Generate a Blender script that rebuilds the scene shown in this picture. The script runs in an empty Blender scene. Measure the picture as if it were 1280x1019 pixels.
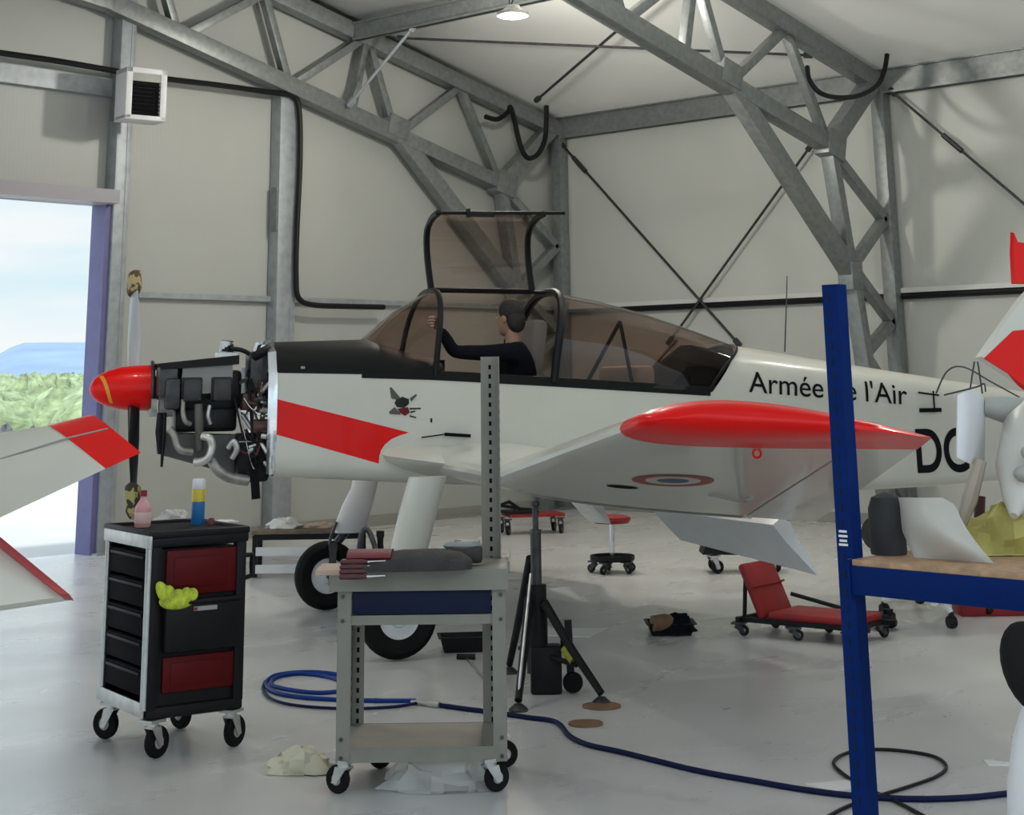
import bpy, bmesh, math, random
from mathutils import Vector, Matrix
random.seed(7)
scene = bpy.context.scene
COL = scene.collection
PI = math.pi
R = math.radians
# ------------------------------------------------------------------ camera
FPX, PCX, PCY = 2050.0, 640.0, -50.0
PITCH, ROLL, YAW, EYE = R(14.32), R(-0.74), R(47.55), 1.65
CD = Vector((math.sin(YAW)*math.cos(PITCH), math.cos(YAW)*math.cos(PITCH), math.sin(PITCH)))
r0 = Vector((math.cos(YAW), -math.sin(YAW), 0)); u0 = r0.cross(CD)
CR = r0*math.cos(ROLL)+u0*math.sin(ROLL); CU = -r0*math.sin(ROLL)+u0*math.cos(ROLL)
O = Vector((0, 0, EYE)); VR = r0.copy(); VF = Vector((math.sin(YAW), math.cos(YAW), 0))
def ray(x, y): return CD*FPX+CR*(x-PCX)-CU*(y-PCY)
def G(x, y, z=0.0):
    v = ray(x, y); return O+v*((z-EYE)/v.z)
def P(x, y, fd):
    v = ray(x, y); return O+v*(fd/v.dot(VF))
def YP(x, y, Y):
    v = ray(x, y); return O+v*(Y/v.y)
def XP(x, y, X):
    v = ray(x, y); return O+v*(X/v.x)
def V(a, b, z=0.0): return VR*a+VF*b+Vector((0, 0, z))
cam = bpy.data.cameras.new('camera'); camo = bpy.data.objects.new('camera', cam); COL.objects.link(camo)
cam.sensor_width = 36; cam.sensor_fit = 'HORIZONTAL'; cam.lens = FPX/1280*36
cam.shift_x = 0; cam.shift_y = (PCY-509.5)/1280; cam.clip_start = .05; cam.clip_end = 8000
mw = Matrix((CR, CU, -CD)).transposed().to_4x4(); mw.translation = O; camo.matrix_world = mw
scene.camera = camo
# ------------------------------------------------------------------ materials
def mat(name, col, rough=.5, metal=0.0, noise=0.0, nscale=8.0, bump=0.0, bscale=40.0, trans=0.0, alpha=1.0, emit=None, es=1.0, spec=.5, coat=0.0):
    m = bpy.data.materials.new(name); m.use_nodes = True
    nt = m.node_tree; b = nt.nodes['Principled BSDF']
    c = (col[0], col[1], col[2], 1)
    b.inputs['Base Color'].default_value = c; b.inputs['Roughness'].default_value = rough
    b.inputs['Metallic'].default_value = metal; b.inputs['Alpha'].default_value = alpha
    b.inputs['Transmission Weight'].default_value = trans; b.inputs['Specular IOR Level'].default_value = spec
    b.inputs['Coat Weight'].default_value = coat; b.inputs['Coat Roughness'].default_value = .06
    tc = nt.nodes.new('ShaderNodeTexCoord')
    if noise:
        n = nt.nodes.new('ShaderNodeTexNoise'); n.inputs['Scale'].default_value = nscale; n.inputs['Detail'].default_value = 6
        nt.links.new(tc.outputs['Object'], n.inputs['Vector'])
        mr = nt.nodes.new('ShaderNodeMapRange'); mr.inputs['From Min'].default_value = .3; mr.inputs['From Max'].default_value = .7
        mr.inputs['To Min'].default_value = 1-noise; mr.inputs['To Max'].default_value = 1+noise
        nt.links.new(n.outputs['Fac'], mr.inputs['Value'])
        mx = nt.nodes.new('ShaderNodeMix'); mx.data_type = 'RGBA'; mx.blend_type = 'MULTIPLY'; mx.inputs['Factor'].default_value = 1
        mx.inputs['A'].default_value = c; nt.links.new(mr.outputs['Result'], mx.inputs['B']); nt.links.new(mx.outputs['Result'], b.inputs['Base Color'])
    if bump:
        n2 = nt.nodes.new('ShaderNodeTexNoise'); n2.inputs['Scale'].default_value = bscale; n2.inputs['Detail'].default_value = 4
        nt.links.new(tc.outputs['Object'], n2.inputs['Vector'])
        bp = nt.nodes.new('ShaderNodeBump'); bp.inputs['Strength'].default_value = bump; bp.inputs['Distance'].default_value = .01
        nt.links.new(n2.outputs['Fac'], bp.inputs['Height']); nt.links.new(bp.outputs['Normal'], b.inputs['Normal'])
    if emit:
        b.inputs['Emission Color'].default_value = (*emit, 1); b.inputs['Emission Strength'].default_value = es
    return m
def panel_mat(name, col, axis, rough=.45):
    m = mat(name, col, rough, noise=.05, nscale=.5)
    nt = m.node_tree; b = nt.nodes['Principled BSDF']
    tc = nt.nodes.new('ShaderNodeTexCoord'); sp = nt.nodes.new('ShaderNodeSeparateXYZ'); nt.links.new(tc.outputs['Object'], sp.inputs[0])
    ax = sp.outputs[axis]
    def mth(op, a, v=None):
        q = nt.nodes.new('ShaderNodeMath'); q.operation = op
        if isinstance(a, (int, float)): q.inputs[0].default_value = a
        else: nt.links.new(a, q.inputs[0])
        if v is not None:
            if isinstance(v, (int, float)): q.inputs[1].default_value = v
            else: nt.links.new(v, q.inputs[1])
        return q.outputs[0]
    fine = mth('SINE', mth('MULTIPLY', ax, 2*PI/.05))
    seam = mth('LESS_THAN', mth('ABSOLUTE', mth('SUBTRACT', mth('FRACT', mth('DIVIDE', ax, 1.1)), .5)), .004)
    hgt = mth('SUBTRACT', mth('MULTIPLY', fine, .08), seam)
    bp = nt.nodes.new('ShaderNodeBump'); bp.inputs['Strength'].default_value = .35; bp.inputs['Distance'].default_value = .006
    nt.links.new(hgt, bp.inputs['Height']); nt.links.new(bp.outputs['Normal'], b.inputs['Normal'])
    return m
M_wallL = panel_mat('gable_panel', (.415, .425, .40), 'X')  # same panel as the side wall, colour darkened to offset the light on it
M_wallR = panel_mat('side_panel', (.50, .51, .475), 'Y')
M_roof = panel_mat('roof_panel', (.93, .93, .90), 'Y', .5)
M_galv = mat('galvanised_steel', (.235, .255, .25), .45, .5, noise=.16, nscale=14)
M_galvd = mat('galvanised_column', (.36, .39, .41), .5, .4, noise=.14, nscale=10)
M_jamb = mat('violet_jamb', (.13, .125, .27), .5, noise=.08)
M_trim = mat('grey_trim', (.27, .27, .24), .5)
M_black = mat('black_plastic', (.008, .008, .009), .5, noise=.1, spec=.22)
M_blackm = mat('black_matt', (.006, .006, .007), .8, spec=.12)
M_rubber = mat('rubber', (.009, .009, .009), .8, spec=.15, bump=.3, bscale=90)
M_white = mat('aircraft_white', (.62, .61, .535), .28, noise=.03, nscale=3, coat=.4)
M_white2 = mat('bright_white_paint', (.74, .74, .75), .4, noise=.03)
M_red = mat('day_glow_red', (.78, .003, .002), .32, noise=.04, nscale=4, coat=.12, spec=.22)
M_redd = mat('dull_red', (.26, .006, .008), .5, noise=.15, nscale=6)
M_antiglare = mat('antiglare_black', (.010, .010, .010), .55, spec=.14)
M_chrome = mat('chrome', (.75, .76, .78), .16, 1.0, bump=.15, bscale=14)
M_alu = mat('aluminium', (.55, .55, .54), .38, .9, noise=.12, nscale=20)
M_steeld = mat('dark_steel', (.06, .06, .062), .4, .6, noise=.3, nscale=18)
M_eng = mat('engine_dark', (.014, .014, .014), .45, .3, noise=.4, nscale=25)
M_greyp = mat('grey_panel', (.36, .36, .33), .5, noise=.1)
M_cart = mat('cart_grey', (.21, .205, .17), .55, noise=.08, nscale=9)
M_blue = mat('rack_blue', (.001, .017, .115), .6, noise=.1, nscale=9, spec=.08)
M_navy = mat('navy_drawer', (.004, .010, .034), .6, spec=.2)
M_wood = mat('chipboard', (.42, .26, .15), .7, noise=.25, nscale=30)
M_woodd = mat('plywood_dark', (.16, .12, .08), .7, noise=.25, nscale=20)
M_paper = mat('white_paper', (.75, .74, .71), .8, bump=.3, bscale=12)
M_yellow = mat('yellow_paper', (.47, .42, .12), .7, noise=.2, nscale=8, bump=.4, bscale=14)
M_hiviz = mat('hiviz_cloth', (.50, .60, .05), .8, noise=.4, nscale=30)
M_hose = mat('blue_hose', (.005, .035, .22), .5, spec=.2)
M_hosed = mat('dark_blue_hose', (.005, .010, .045), .6, spec=.15)
M_lens = mat('lamp_lens', (1, 1, 1), .3, emit=(1, .97, .88), es=14)
M_cloth = mat('dark_cloth', (.006, .007, .011), .95, spec=.1, bump=.4, bscale=60)
M_skin = mat('skin', (.34, .19, .13), .55)
M_hair = mat('dark_hair', (.015, .012, .010), .7, bump=.6, bscale=120)
M_text = mat('black_lettering', (.008, .008, .009), .6, spec=.1)
M_felt = mat('grey_felt', (.075, .072, .06), .95, noise=.3, nscale=12, bump=.5, bscale=50)
M_brown = mat('brown', (.20, .11, .06), .7, noise=.25)
M_camo = mat('camouflage', (.30, .25, .10), .85)
M_gold = mat('padded_brown', (.32, .22, .08), .7, noise=.45, nscale=18)
def _camo(m, c1, c2, scale):
    nt = m.node_tree; b = nt.nodes['Principled BSDF']; tc = nt.nodes.new('ShaderNodeTexCoord')
    n = nt.nodes.new('ShaderNodeTexNoise'); n.inputs['Scale'].default_value = scale; nt.links.new(tc.outputs['Object'], n.inputs['Vector'])
    cr = nt.nodes.new('ShaderNodeValToRGB'); cr.color_ramp.interpolation = 'CONSTANT'
    cr.color_ramp.elements[0].color = (*c1, 1); cr.color_ramp.elements[1].color = (*c2, 1); cr.color_ramp.elements[1].position = .5
    nt.links.new(n.outputs['Fac'], cr.inputs['Fac']); nt.links.new(cr.outputs['Color'], b.inputs['Base Color'])
_camo(M_camo, (.04, .03, .02), (.34, .31, .12), 13)
_camo(M_gold, (.10, .06, .03), (.42, .32, .16), 16)
def glassy(name, tint, rough=.02, clear=.0):
    m = bpy.data.materials.new(name); m.use_nodes = True; nt = m.node_tree; nt.nodes.clear()
    o = nt.nodes.new('ShaderNodeOutputMaterial'); t = nt.nodes.new('ShaderNodeBsdfTransparent'); g = nt.nodes.new('ShaderNodeBsdfGlossy')
    t.inputs['Color'].default_value = (*tint, 1); g.inputs['Roughness'].default_value = rough
    fr = nt.nodes.new('ShaderNodeFresnel'); geo = nt.nodes.new('ShaderNodeNewGeometry')
    ior = nt.nodes.new('ShaderNodeMapRange'); ior.inputs['To Min'].default_value = 1.4; ior.inputs['To Max'].default_value = 1/1.4
    nt.links.new(geo.outputs['Backfacing'], ior.inputs['Value']); nt.links.new(ior.outputs[0], fr.inputs['IOR'])
    mx = nt.nodes.new('ShaderNodeMixShader'); nt.links.new(fr.outputs[0], mx.inputs[0]); nt.links.new(t.outputs[0], mx.inputs[1]); nt.links.new(g.outputs[0], mx.inputs[2])
    nt.links.new(mx.outputs[0], o.inputs['Surface'])
    return m
M_canopy = glassy('smoked_canopy', (.60, .50, .45))
M_film = mat('clear_plastic_film', (.75, .75, .72), .25, alpha=.42, bump=.8, bscale=16)
M_pink = mat('pink_bottle', (.85, .42, .42), .2, alpha=.75)
# floor
M_floor = mat('concrete_floor', (.55, .545, .53), .27, noise=.10, nscale=1.1, bump=.015, bscale=5)
nt = M_floor.node_tree; b = nt.nodes['Principled BSDF']
tc = nt.nodes.new('ShaderNodeTexCoord'); n = nt.nodes.new('ShaderNodeTexNoise'); n.inputs['Scale'].default_value = .7; n.inputs['Detail'].default_value = 7
mp = nt.nodes.new('ShaderNodeMapping'); mp.inputs['Scale'].default_value = (1, 2.2, 1); mp.inputs['Rotation'].default_value = (0, 0, YAW)
nt.links.new(tc.outputs['Object'], mp.inputs['Vector']); nt.links.new(mp.outputs[0], n.inputs['Vector'])
mr = nt.nodes.new('ShaderNodeMapRange'); mr.inputs['From Min'].default_value = .3; mr.inputs['From Max'].default_value = .7; mr.inputs['To Min'].default_value = .24; mr.inputs['To Max'].default_value = .33
nt.links.new(n.outputs['Fac'], mr.inputs['Value']); nt.links.new(mr.outputs['Result'], b.inputs['Roughness'])
# ------------------------------------------------------------------ mesh builder
class MB:
    def __init__(s): s.bm = bmesh.new(); s.mi = 0; s.M = Matrix.Identity(4)
    def v(s, p): return s.bm.verts.new(s.M @ Vector(p))
    def f(s, vs):
        try: fc = s.bm.faces.new(vs); fc.material_index = s.mi; return fc
        except ValueError: return None
    def box(s, c, size, rot=None, bev=0.0):
        c = Vector(c); h = Vector(size)/2; rot = rot or Matrix.Identity(3)
        vs = [s.v(c+rot @ Vector((h.x*a, h.y*b_, h.z*d))) for a in (-1, 1) for b_ in (-1, 1) for d in (-1, 1)]
        fs = [s.f([vs[i] for i in q]) for q in ((0, 1, 3, 2), (4, 6, 7, 5), (0, 4, 5, 1), (2, 3, 7, 6), (0, 2, 6, 4), (1, 5, 7, 3))]
        if bev:
            es = {e for f in fs for e in f.edges}
            r_ = bmesh.ops.bevel(s.bm, geom=list(es), offset=bev, segments=2, affect='EDGES', profile=.5)
            for f in r_['faces']: f.material_index = s.mi
        return s
    def beam(s, p, q, w, h, up=(0, 0, 1), bev=0.0):
        p = Vector(p); q = Vector(q); d = (q-p); L = d.length; d.normalize(); up = Vector(up)
        sd = d.cross(up)
        if sd.length < 1e-4: sd = d.cross(Vector((1, 0, 0)))
        sd.normalize(); u = sd.cross(d)
        rot = Matrix((d, sd, u)).transposed()
        return s.box((p+q)/2, (L, w, h), rot, bev)
    def loft(s, rings, closed=True, cap=True, flip=False):
        rv = [[s.v(p) for p in rg] for rg in rings]; n = len(rv[0])
        for a, b_ in zip(rv, rv[1:]):
            for i in range(n if closed else n-1):
                j = (i+1) % n; s.f([a[i], a[j], b_[j], b_[i]])
        if cap and closed:
            s.f(list(reversed(rv[0]))); s.f(rv[-1])
        return s
    def tube(s, path, r, seg=8, closed=False):
        path = [Vector(p) for p in path]; n = len(path); rr = r if isinstance(r, (list, tuple)) else [r]*n
        t0 = (path[1]-path[0]).normalized(); nx = t0.orthogonal().normalized(); rings = []
        for i, p in enumerate(path):
            a = path[max(i-1, 0)] if not closed else path[i-1]; c = path[min(i+1, n-1)] if not closed else path[(i+1) % n]
            t = (c-a).normalized(); nx = (nx-t*nx.dot(t)).normalized(); bn = t.cross(nx)
            rings.append([p+(nx*math.cos(2*PI*k/seg)+bn*math.sin(2*PI*k/seg))*rr[i] for k in range(seg)])
        if closed: rings.append(rings[0])
        return s.loft(rings, True, not closed)
    def cyl(s, p, q, r1, r2=None, seg=16): return s.tube([p, q], [r1, r1 if r2 is None else r2], seg)
    def lathe(s, prof, o=(0, 0, 0), axis=(0, 0, 1), seg=24, cap=True):
        o = Vector(o); ax = Vector(axis).normalized(); e1 = ax.orthogonal().normalized(); e2 = ax.cross(e1)
        return s.loft([[o+ax*z+(e1*math.cos(2*PI*k/seg)+e2*math.sin(2*PI*k/seg))*max(r, 1e-4) for k in range(seg)] for r, z in prof], True, cap)
    def prism(s, pts, vec):
        vec = Vector(vec); return s.loft([[Vector(p) for p in pts], [Vector(p)+vec for p in pts]])
    def ell(s, c, rad, rot=None, seg=16, nr=10):
        c = Vector(c); rot = rot or Matrix.Identity(3); rings = []
        for i in range(nr+1):
            a = -PI/2+PI*i/nr
            rings.append([c+rot @ Vector((rad[0]*max(math.cos(a), 1e-3)*math.cos(2*PI*k/seg), rad[1]*max(math.cos(a), 1e-3)*math.sin(2*PI*k/seg), rad[2]*math.sin(a))) for k in range(seg)])
        return s.loft(rings)
    def build(s, name, mats, parent=None, ang=38):
        bm = s.bm
        bmesh.ops.remove_doubles(bm, verts=bm.verts, dist=1e-5)
        bmesh.ops.recalc_face_normals(bm, faces=bm.faces)
        for f in bm.faces: f.smooth = True
        for e in bm.edges:
            if len(e.link_faces) == 2 and e.calc_face_angle(0) > R(ang): e.smooth = False
        me = bpy.data.meshes.new(name); bm.to_mesh(me); bm.free()
        for m in (mats if isinstance(mats, (list, tuple)) else [mats]): me.materials.append(m)
        o = bpy.data.objects.new(name, me); COL.objects.link(o)
        if parent: o.parent = parent
        return o
def tag(o, label=None, cat=None, group=None, kind=None):
    if label: o['label'] = label
    if cat: o['category'] = cat
    if group: o['group'] = group
    if kind: o['kind'] = kind
    return o
def thing(name, label, cat, loc=(0, 0, 0), rz=0.0, group=None):
    o = bpy.data.objects.new(name, None); o.empty_display_size = .1; COL.objects.link(o)
    o.location = loc; o.rotation_euler = (0, 0, rz)
    return tag(o, label, cat, group)
def copy_tree(o, parent=None):
    c = o.copy(); COL.objects.link(c)
    if parent: c.parent = parent
    for ch in list(o.children): copy_tree(ch, c)
    return c
def recenter(o):
    # move a top-level mesh's origin to the middle of its foot
    vs = [v.co for v in o.data.vertices]
    c = Vector(((min(v.x for v in vs)+max(v.x for v in vs))/2, (min(v.y for v in vs)+max(v.y for v in vs))/2, min(v.z for v in vs)))
    o.data.transform(Matrix.Translation(-c)); o.location = c
    return o
def one(mb, name, m, label, cat, group=None, kind=None): return recenter(tag(mb.build(name, m), label, cat, group, kind))
def struct(mb, name, m, ang=38): return tag(mb.build(name, m, ang=ang), kind='structure')
def smooth_path(pts, sub=8, closed=False):
    pts = [Vector(p) for p in pts]; n = len(pts); out = []
    for i in range(n if closed else n-1):
        g = (lambda k: pts[k % n]) if closed else (lambda k: pts[max(0, min(n-1, k))])
        a, b_, c, d = g(i-1), g(i), g(i+1), g(i+2)
        for k in range(sub):
            t = k/sub; out.append(.5*((2*b_)+(c-a)*t+(2*a-5*b_+4*c-d)*t*t+(-a+3*b_-3*c+d)*t**3))
    if not closed: out.append(pts[-1])
    return out
VZ = -YAW      # rotation that turns local X to view-right and local Y to view-forward
def caster(name_root, parent, loc, rad=.06, rz=0.0, w=.035, wheel_m=None, fork_m=None):
    """fork part with a wheel sub-part; loc is the top plate centre in parent space"""
    Mx = Matrix.Translation(loc) @ Matrix.Rotation(rz, 4, 'Z')
    m = MB(); m.M = Mx; h = loc[2]
    m.box((0, 0, -.006), (.09, .08, .012)); m.cyl((0, 0, -.006), (0, 0, -.035), .028, .028, 12)
    for sgn in (-1, 1):
        y = sgn*(w/2+.008)
        m.prism([(-.028, y, -.03), (.028, y, -.03), (.045, y, -(h-rad)-.012), (.02, y, -(h-rad)-.016)], (0, sgn*.004, 0))
    m.box((0, 0, -.032), (.056, w+.022, .008))
    fk = m.build('caster_fork', fork_m or M_alu, parent)
    m = MB(); m.M = Mx; c = Vector((.03, 0, -(h-rad)))
    m.lathe([(rad*.55, -w/2), (rad*.93, -w/2), (rad, -w/4), (rad, w/4), (rad*.93, w/2), (rad*.55, w/2)], c, (0, 1, 0), 20)
    wl = m.build('wheel', wheel_m or M_rubber, fk)
    m = MB(); m.M = Mx
    m.lathe([(rad*.2, -w/2-.006), (rad*.56, -w/2+.004), (rad*.56, w/2-.004), (rad*.2, w/2+.006)], c, (0, 1, 0), 16)
    m.build('hub', M_greyp, fk)
    return fk
WORLD_S, EXPO, LAMP_W, SUN_W, SKY_UP = 1.06, -0.12, 110.0, 3.0, 2.0
LAMPS = [(12.6, 5.4), (9.5, 8.0), (5.5, 8.0)]
# ------------------------------------------------------------------ world (bright hazy sky with thin cloud)
w = bpy.data.worlds.new('sky'); scene.world = w; w.use_nodes = True; nt = w.node_tree; nt.nodes.clear()
out = nt.nodes.new('ShaderNodeOutputWorld'); bg = nt.nodes.new('ShaderNodeBackground'); tc = nt.nodes.new('ShaderNodeTexCoord')
sp = nt.nodes.new('ShaderNodeSeparateXYZ'); nt.links.new(tc.outputs['Generated'], sp.inputs[0])
cr = nt.nodes.new('ShaderNodeValToRGB'); e = cr.color_ramp.elements
e[0].position = 0; e[0].color = (.84, .95, 1.0, 1); e[1].position = 1; e[1].color = (.42, .62, .88, 1)
q = e.new(.06); q.color = (.70, .90, .97, 1); q = e.new(.16); q.color = (.60, .84, .97, 1); q = e.new(.4); q.color = (.55, .74, .95, 1)
nt.links.new(sp.outputs['Z'], cr.inputs['Fac'])
mp = nt.nodes.new('ShaderNodeMapping'); mp.inputs['Scale'].default_value = (2.2, 2.2, 13); nt.links.new(tc.outputs['Generated'], mp.inputs['Vector'])
nz = nt.nodes.new('ShaderNodeTexNoise'); nz.inputs['Scale'].default_value = 1.6; nz.inputs['Detail'].default_value = 8; nt.links.new(mp.outputs[0], nz.inputs['Vector'])
cl = nt.nodes.new('ShaderNodeMapRange'); cl.inputs['From Min'].default_value = .42; cl.inputs['From Max'].default_value = .62; nt.links.new(nz.outputs['Fac'], cl.inputs['Value'])
mx = nt.nodes.new('ShaderNodeMix'); mx.data_type = 'RGBA'; nt.links.new(cl.outputs[0], mx.inputs['Factor']); nt.links.new(cr.outputs[0], mx.inputs['A']); mx.inputs['B'].default_value = (.93, .98, 1.0, 1)
nt.links.new(mx.outputs['Result'], bg.inputs['Color']); sm = nt.nodes.new('ShaderNodeMapRange'); sm.inputs['From Min'].default_value = .11; sm.inputs['From Max'].default_value = .32; sm.inputs['To Min'].default_value = WORLD_S; sm.inputs['To Max'].default_value = WORLD_S*SKY_UP
nt.links.new(sp.outputs['Z'], sm.inputs['Value']); nt.links.new(sm.outputs[0], bg.inputs['Strength'])
nt.links.new(bg.outputs[0], out.inputs['Surface'])
scene.view_settings.view_transform = 'Standard'; scene.view_settings.look = 'None'; scene.view_settings.gamma = 1
scene.view_settings.use_curve_mapping = False; scene.view_settings.exposure = EXPO
sun = bpy.data.lights.new('sun', 'SUN'); sun.energy = SUN_W; sun.angle = R(3); so = bpy.data.objects.new('sun', sun); COL.objects.link(so)
so.rotation_euler = Vector((.45, .12, -1)).to_track_quat('-Z', 'Y').to_euler(); so.location = (20, 0, 30)
# ------------------------------------------------------------------ shell
YG, XS, TY1, TY2 = 14.92, 17.12, 14.72, 9.72
RX = 7.0                                            # ridge line
def zt(X): X = X if X >= RX else 2*RX-X; return 4.97-.218*(X-16.9)
def zroof(X): return zt(X)+.17
m = MB(); m.box((7, 6, -.1), (20.6, 18.15, .2)); struct(m, 'floor', M_floor)
m = MB()
for xa, xb in ((RX, 17.5), (RX, -3.5)):
    m.prism([(xa, -3, zroof(xa)), (xb, -3, zroof(xb)), (xb, -3, zroof(xb)+.12), (xa, -3, zroof(xa)+.12)], (0, 18.3, 0))
struct(m, 'ceiling', M_roof)
xj = YP(119, 450, 14.85).x
DH = YP(61, 247, 14.6).z
m = MB(); A_ = []
for x, z in ((xj, 0), (XS+.1, 0), (XS+.1, zroof(XS)), (RX, zroof(RX)), (-3.2, zroof(-3.2)), (-3.2, 0), (2.5, 0), (2.5, DH), (xj, DH)): A_.append((x, YG, z))
pts_r = [(xj, YG, 0), (XS+.1, YG, 0), (XS+.1, YG, zroof(XS+.1)), (xj, YG, zroof(xj))]
m.prism(pts_r, (0, .12, 0)); m.prism([(RX, YG, DH), (xj, YG, DH), (xj, YG, zroof(xj)), (RX, YG, zroof(RX))], (0, .12, 0))
m.prism([(-2.6, YG, DH), (RX, YG, DH), (RX, YG, zroof(RX)), (-2.6, YG, zroof(-2.6))], (0, .12, 0))
m.prism([(-3.2, YG, 0), (-2.6, YG, 0), (-2.6, YG, zroof(-2.6)), (-3.2, YG, zroof(-3.2))], (0, .12, 0))
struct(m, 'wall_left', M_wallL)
m = MB(); m.box((XS+.06, 6, 2.65), (.12, 18.1, 5.3)); struct(m, 'wall_right', M_wallR)
m = MB()
m.prism([(10.0, -3.0, 0), (XS+.1, -3.0, 0), (XS+.1, -3.0, zroof(XS)), (10.0, -3.0, zroof(10.0))], (0, .12, 0))
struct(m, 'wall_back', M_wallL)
m = MB(); m.box((XS/2+xj/2+.2, YG-.02, .06), (XS-xj-.6, .04, .12)); m.box((XS/2+xj/2+.2, YG-.03, .015), (XS-xj-.6, .06, .03)); struct(m, 'baseboard_left', M_trim)
m = MB(); m.box((XS-.02, 6, .06), (.04, 17.6, .12)); struct(m, 'baseboard_right', M_trim)
# door frame: violet jamb and header
m = MB(); m.box((xj+.03, YG-.02, DH/2), (.08, .26, DH)); m.box((xj+.11, YG-.05, DH/2), (.06, .1, DH)); m.box((-2.64, YG-.03, DH/2), (.08, .22, DH))
struct(m, 'door_1', M_jamb)
m = MB(); m.box((xj/2-1.3, YG-.14, DH+.07), (xj+2.7, .32, .14)); struct(m, 'trim_4', mat('door_header', (.36, .34, .37), .5))
# wall rails, girts
m = MB(); m.box((xj/2-1.2, YG-.05, YP(66, 100, 14.85).z), (xj+3, .1, .19)); struct(m, 'trim_1', M_galvd)
zr = YP(250, 371, 14.85).z
m = MB(); m.box((xj/2+XS/2+.2, YG-.04, zr), (XS-xj-.6, .07, .06)); struct(m, 'trim_2', M_galvd)
zr2 = XP(1110, 368, XS-.05).z
m = MB(); m.box((XS-.04, 6, zr2+.035), (.08, 17.6, .055)); struct(m, 'trim_3', mat('white_rail', (.6, .6, .58), .4))
# ------------------------------------------------------------------ outside
M_gnd = mat('dry_ground', (.42, .40, .30), .95, noise=.3, nscale=.05)
M_apron = mat('apron_concrete', (.50, .485, .46), .85, noise=.06, nscale=.8)
m = MB(); m.box((0, 800, -.35), (6000, 6000, .3)); struct(m, 'ground', M_gnd)
m = MB(); m.box((7, 5, -.105), (90, 92, .2)); struct(m, 'apron', M_apron)
M_scrub = mat('scrub_leaves', (.27, .33, .17), .95, noise=.45, nscale=2.5, bump=1.0, bscale=4)
M_rock = mat('rock', (.13, .13, .13), .9, noise=.4, nscale=2)
rnd = random.Random(3)
def blob(m, c, r, hz, rd):
    seg, nr = 9, 5; ph = [rd.uniform(0, 6) for _ in range(4)]; rings = []
    for i in range(nr+1):
        a = -.25+(PI/2+.25)*i/nr
        rings.append([Vector(c)+Vector((r*max(math.cos(a), .02)*math.cos(2*PI*k/seg)*(1+.25*math.sin(3*k+ph[0]+i)), r*max(math.cos(a), .02)*math.sin(2*PI*k/seg)*(1+.25*math.sin(2*k+ph[1]+i*2)), hz*math.sin(a)*(1+.2*math.sin(k*1.7+ph[2])))) for k in range(seg)])
    m.loft(rings)
m = MB()
for i in range(900):
    fd = rnd.uniform(58, 190); px = rnd.uniform(-500, 260); p = P(px, 470, fd)
    hz = rnd.uniform(1.3, 2.0) * (1 + (fd-58)/400); blob(m, (p.x, p.y, -.2), rnd.uniform(.8, 2.2), hz, rnd)
tag(recenter(m.build('scrub', M_scrub, ang=180)), 'band of low green scrub beyond the apron seen through the open door', 'scrub', kind='stuff')
m = MB()
for i in range(60):
    fd = rnd.uniform(50, 54); px = rnd.uniform(-300, 52); p = P(px, 500, fd); blob(m, (p.x, p.y, -.1), rnd.uniform(.2, .45), rnd.uniform(.2, .5), rnd)
tag(recenter(m.build('rubble', M_rock)), 'row of dark stones along the edge of the apron', 'stones', kind='stuff')
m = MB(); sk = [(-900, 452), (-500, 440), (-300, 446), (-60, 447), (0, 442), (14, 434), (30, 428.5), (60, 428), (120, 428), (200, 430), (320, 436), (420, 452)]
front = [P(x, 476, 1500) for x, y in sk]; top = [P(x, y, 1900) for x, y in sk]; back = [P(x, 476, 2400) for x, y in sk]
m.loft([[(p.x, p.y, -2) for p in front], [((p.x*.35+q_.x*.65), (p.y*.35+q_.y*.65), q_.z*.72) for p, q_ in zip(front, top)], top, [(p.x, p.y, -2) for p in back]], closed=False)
tag(m.build('hill', mat('far_hill', (.20, .28, .42), .95, noise=.15, nscale=.01)), kind='structure')  # distance haze is put into the bluish base colour
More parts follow.
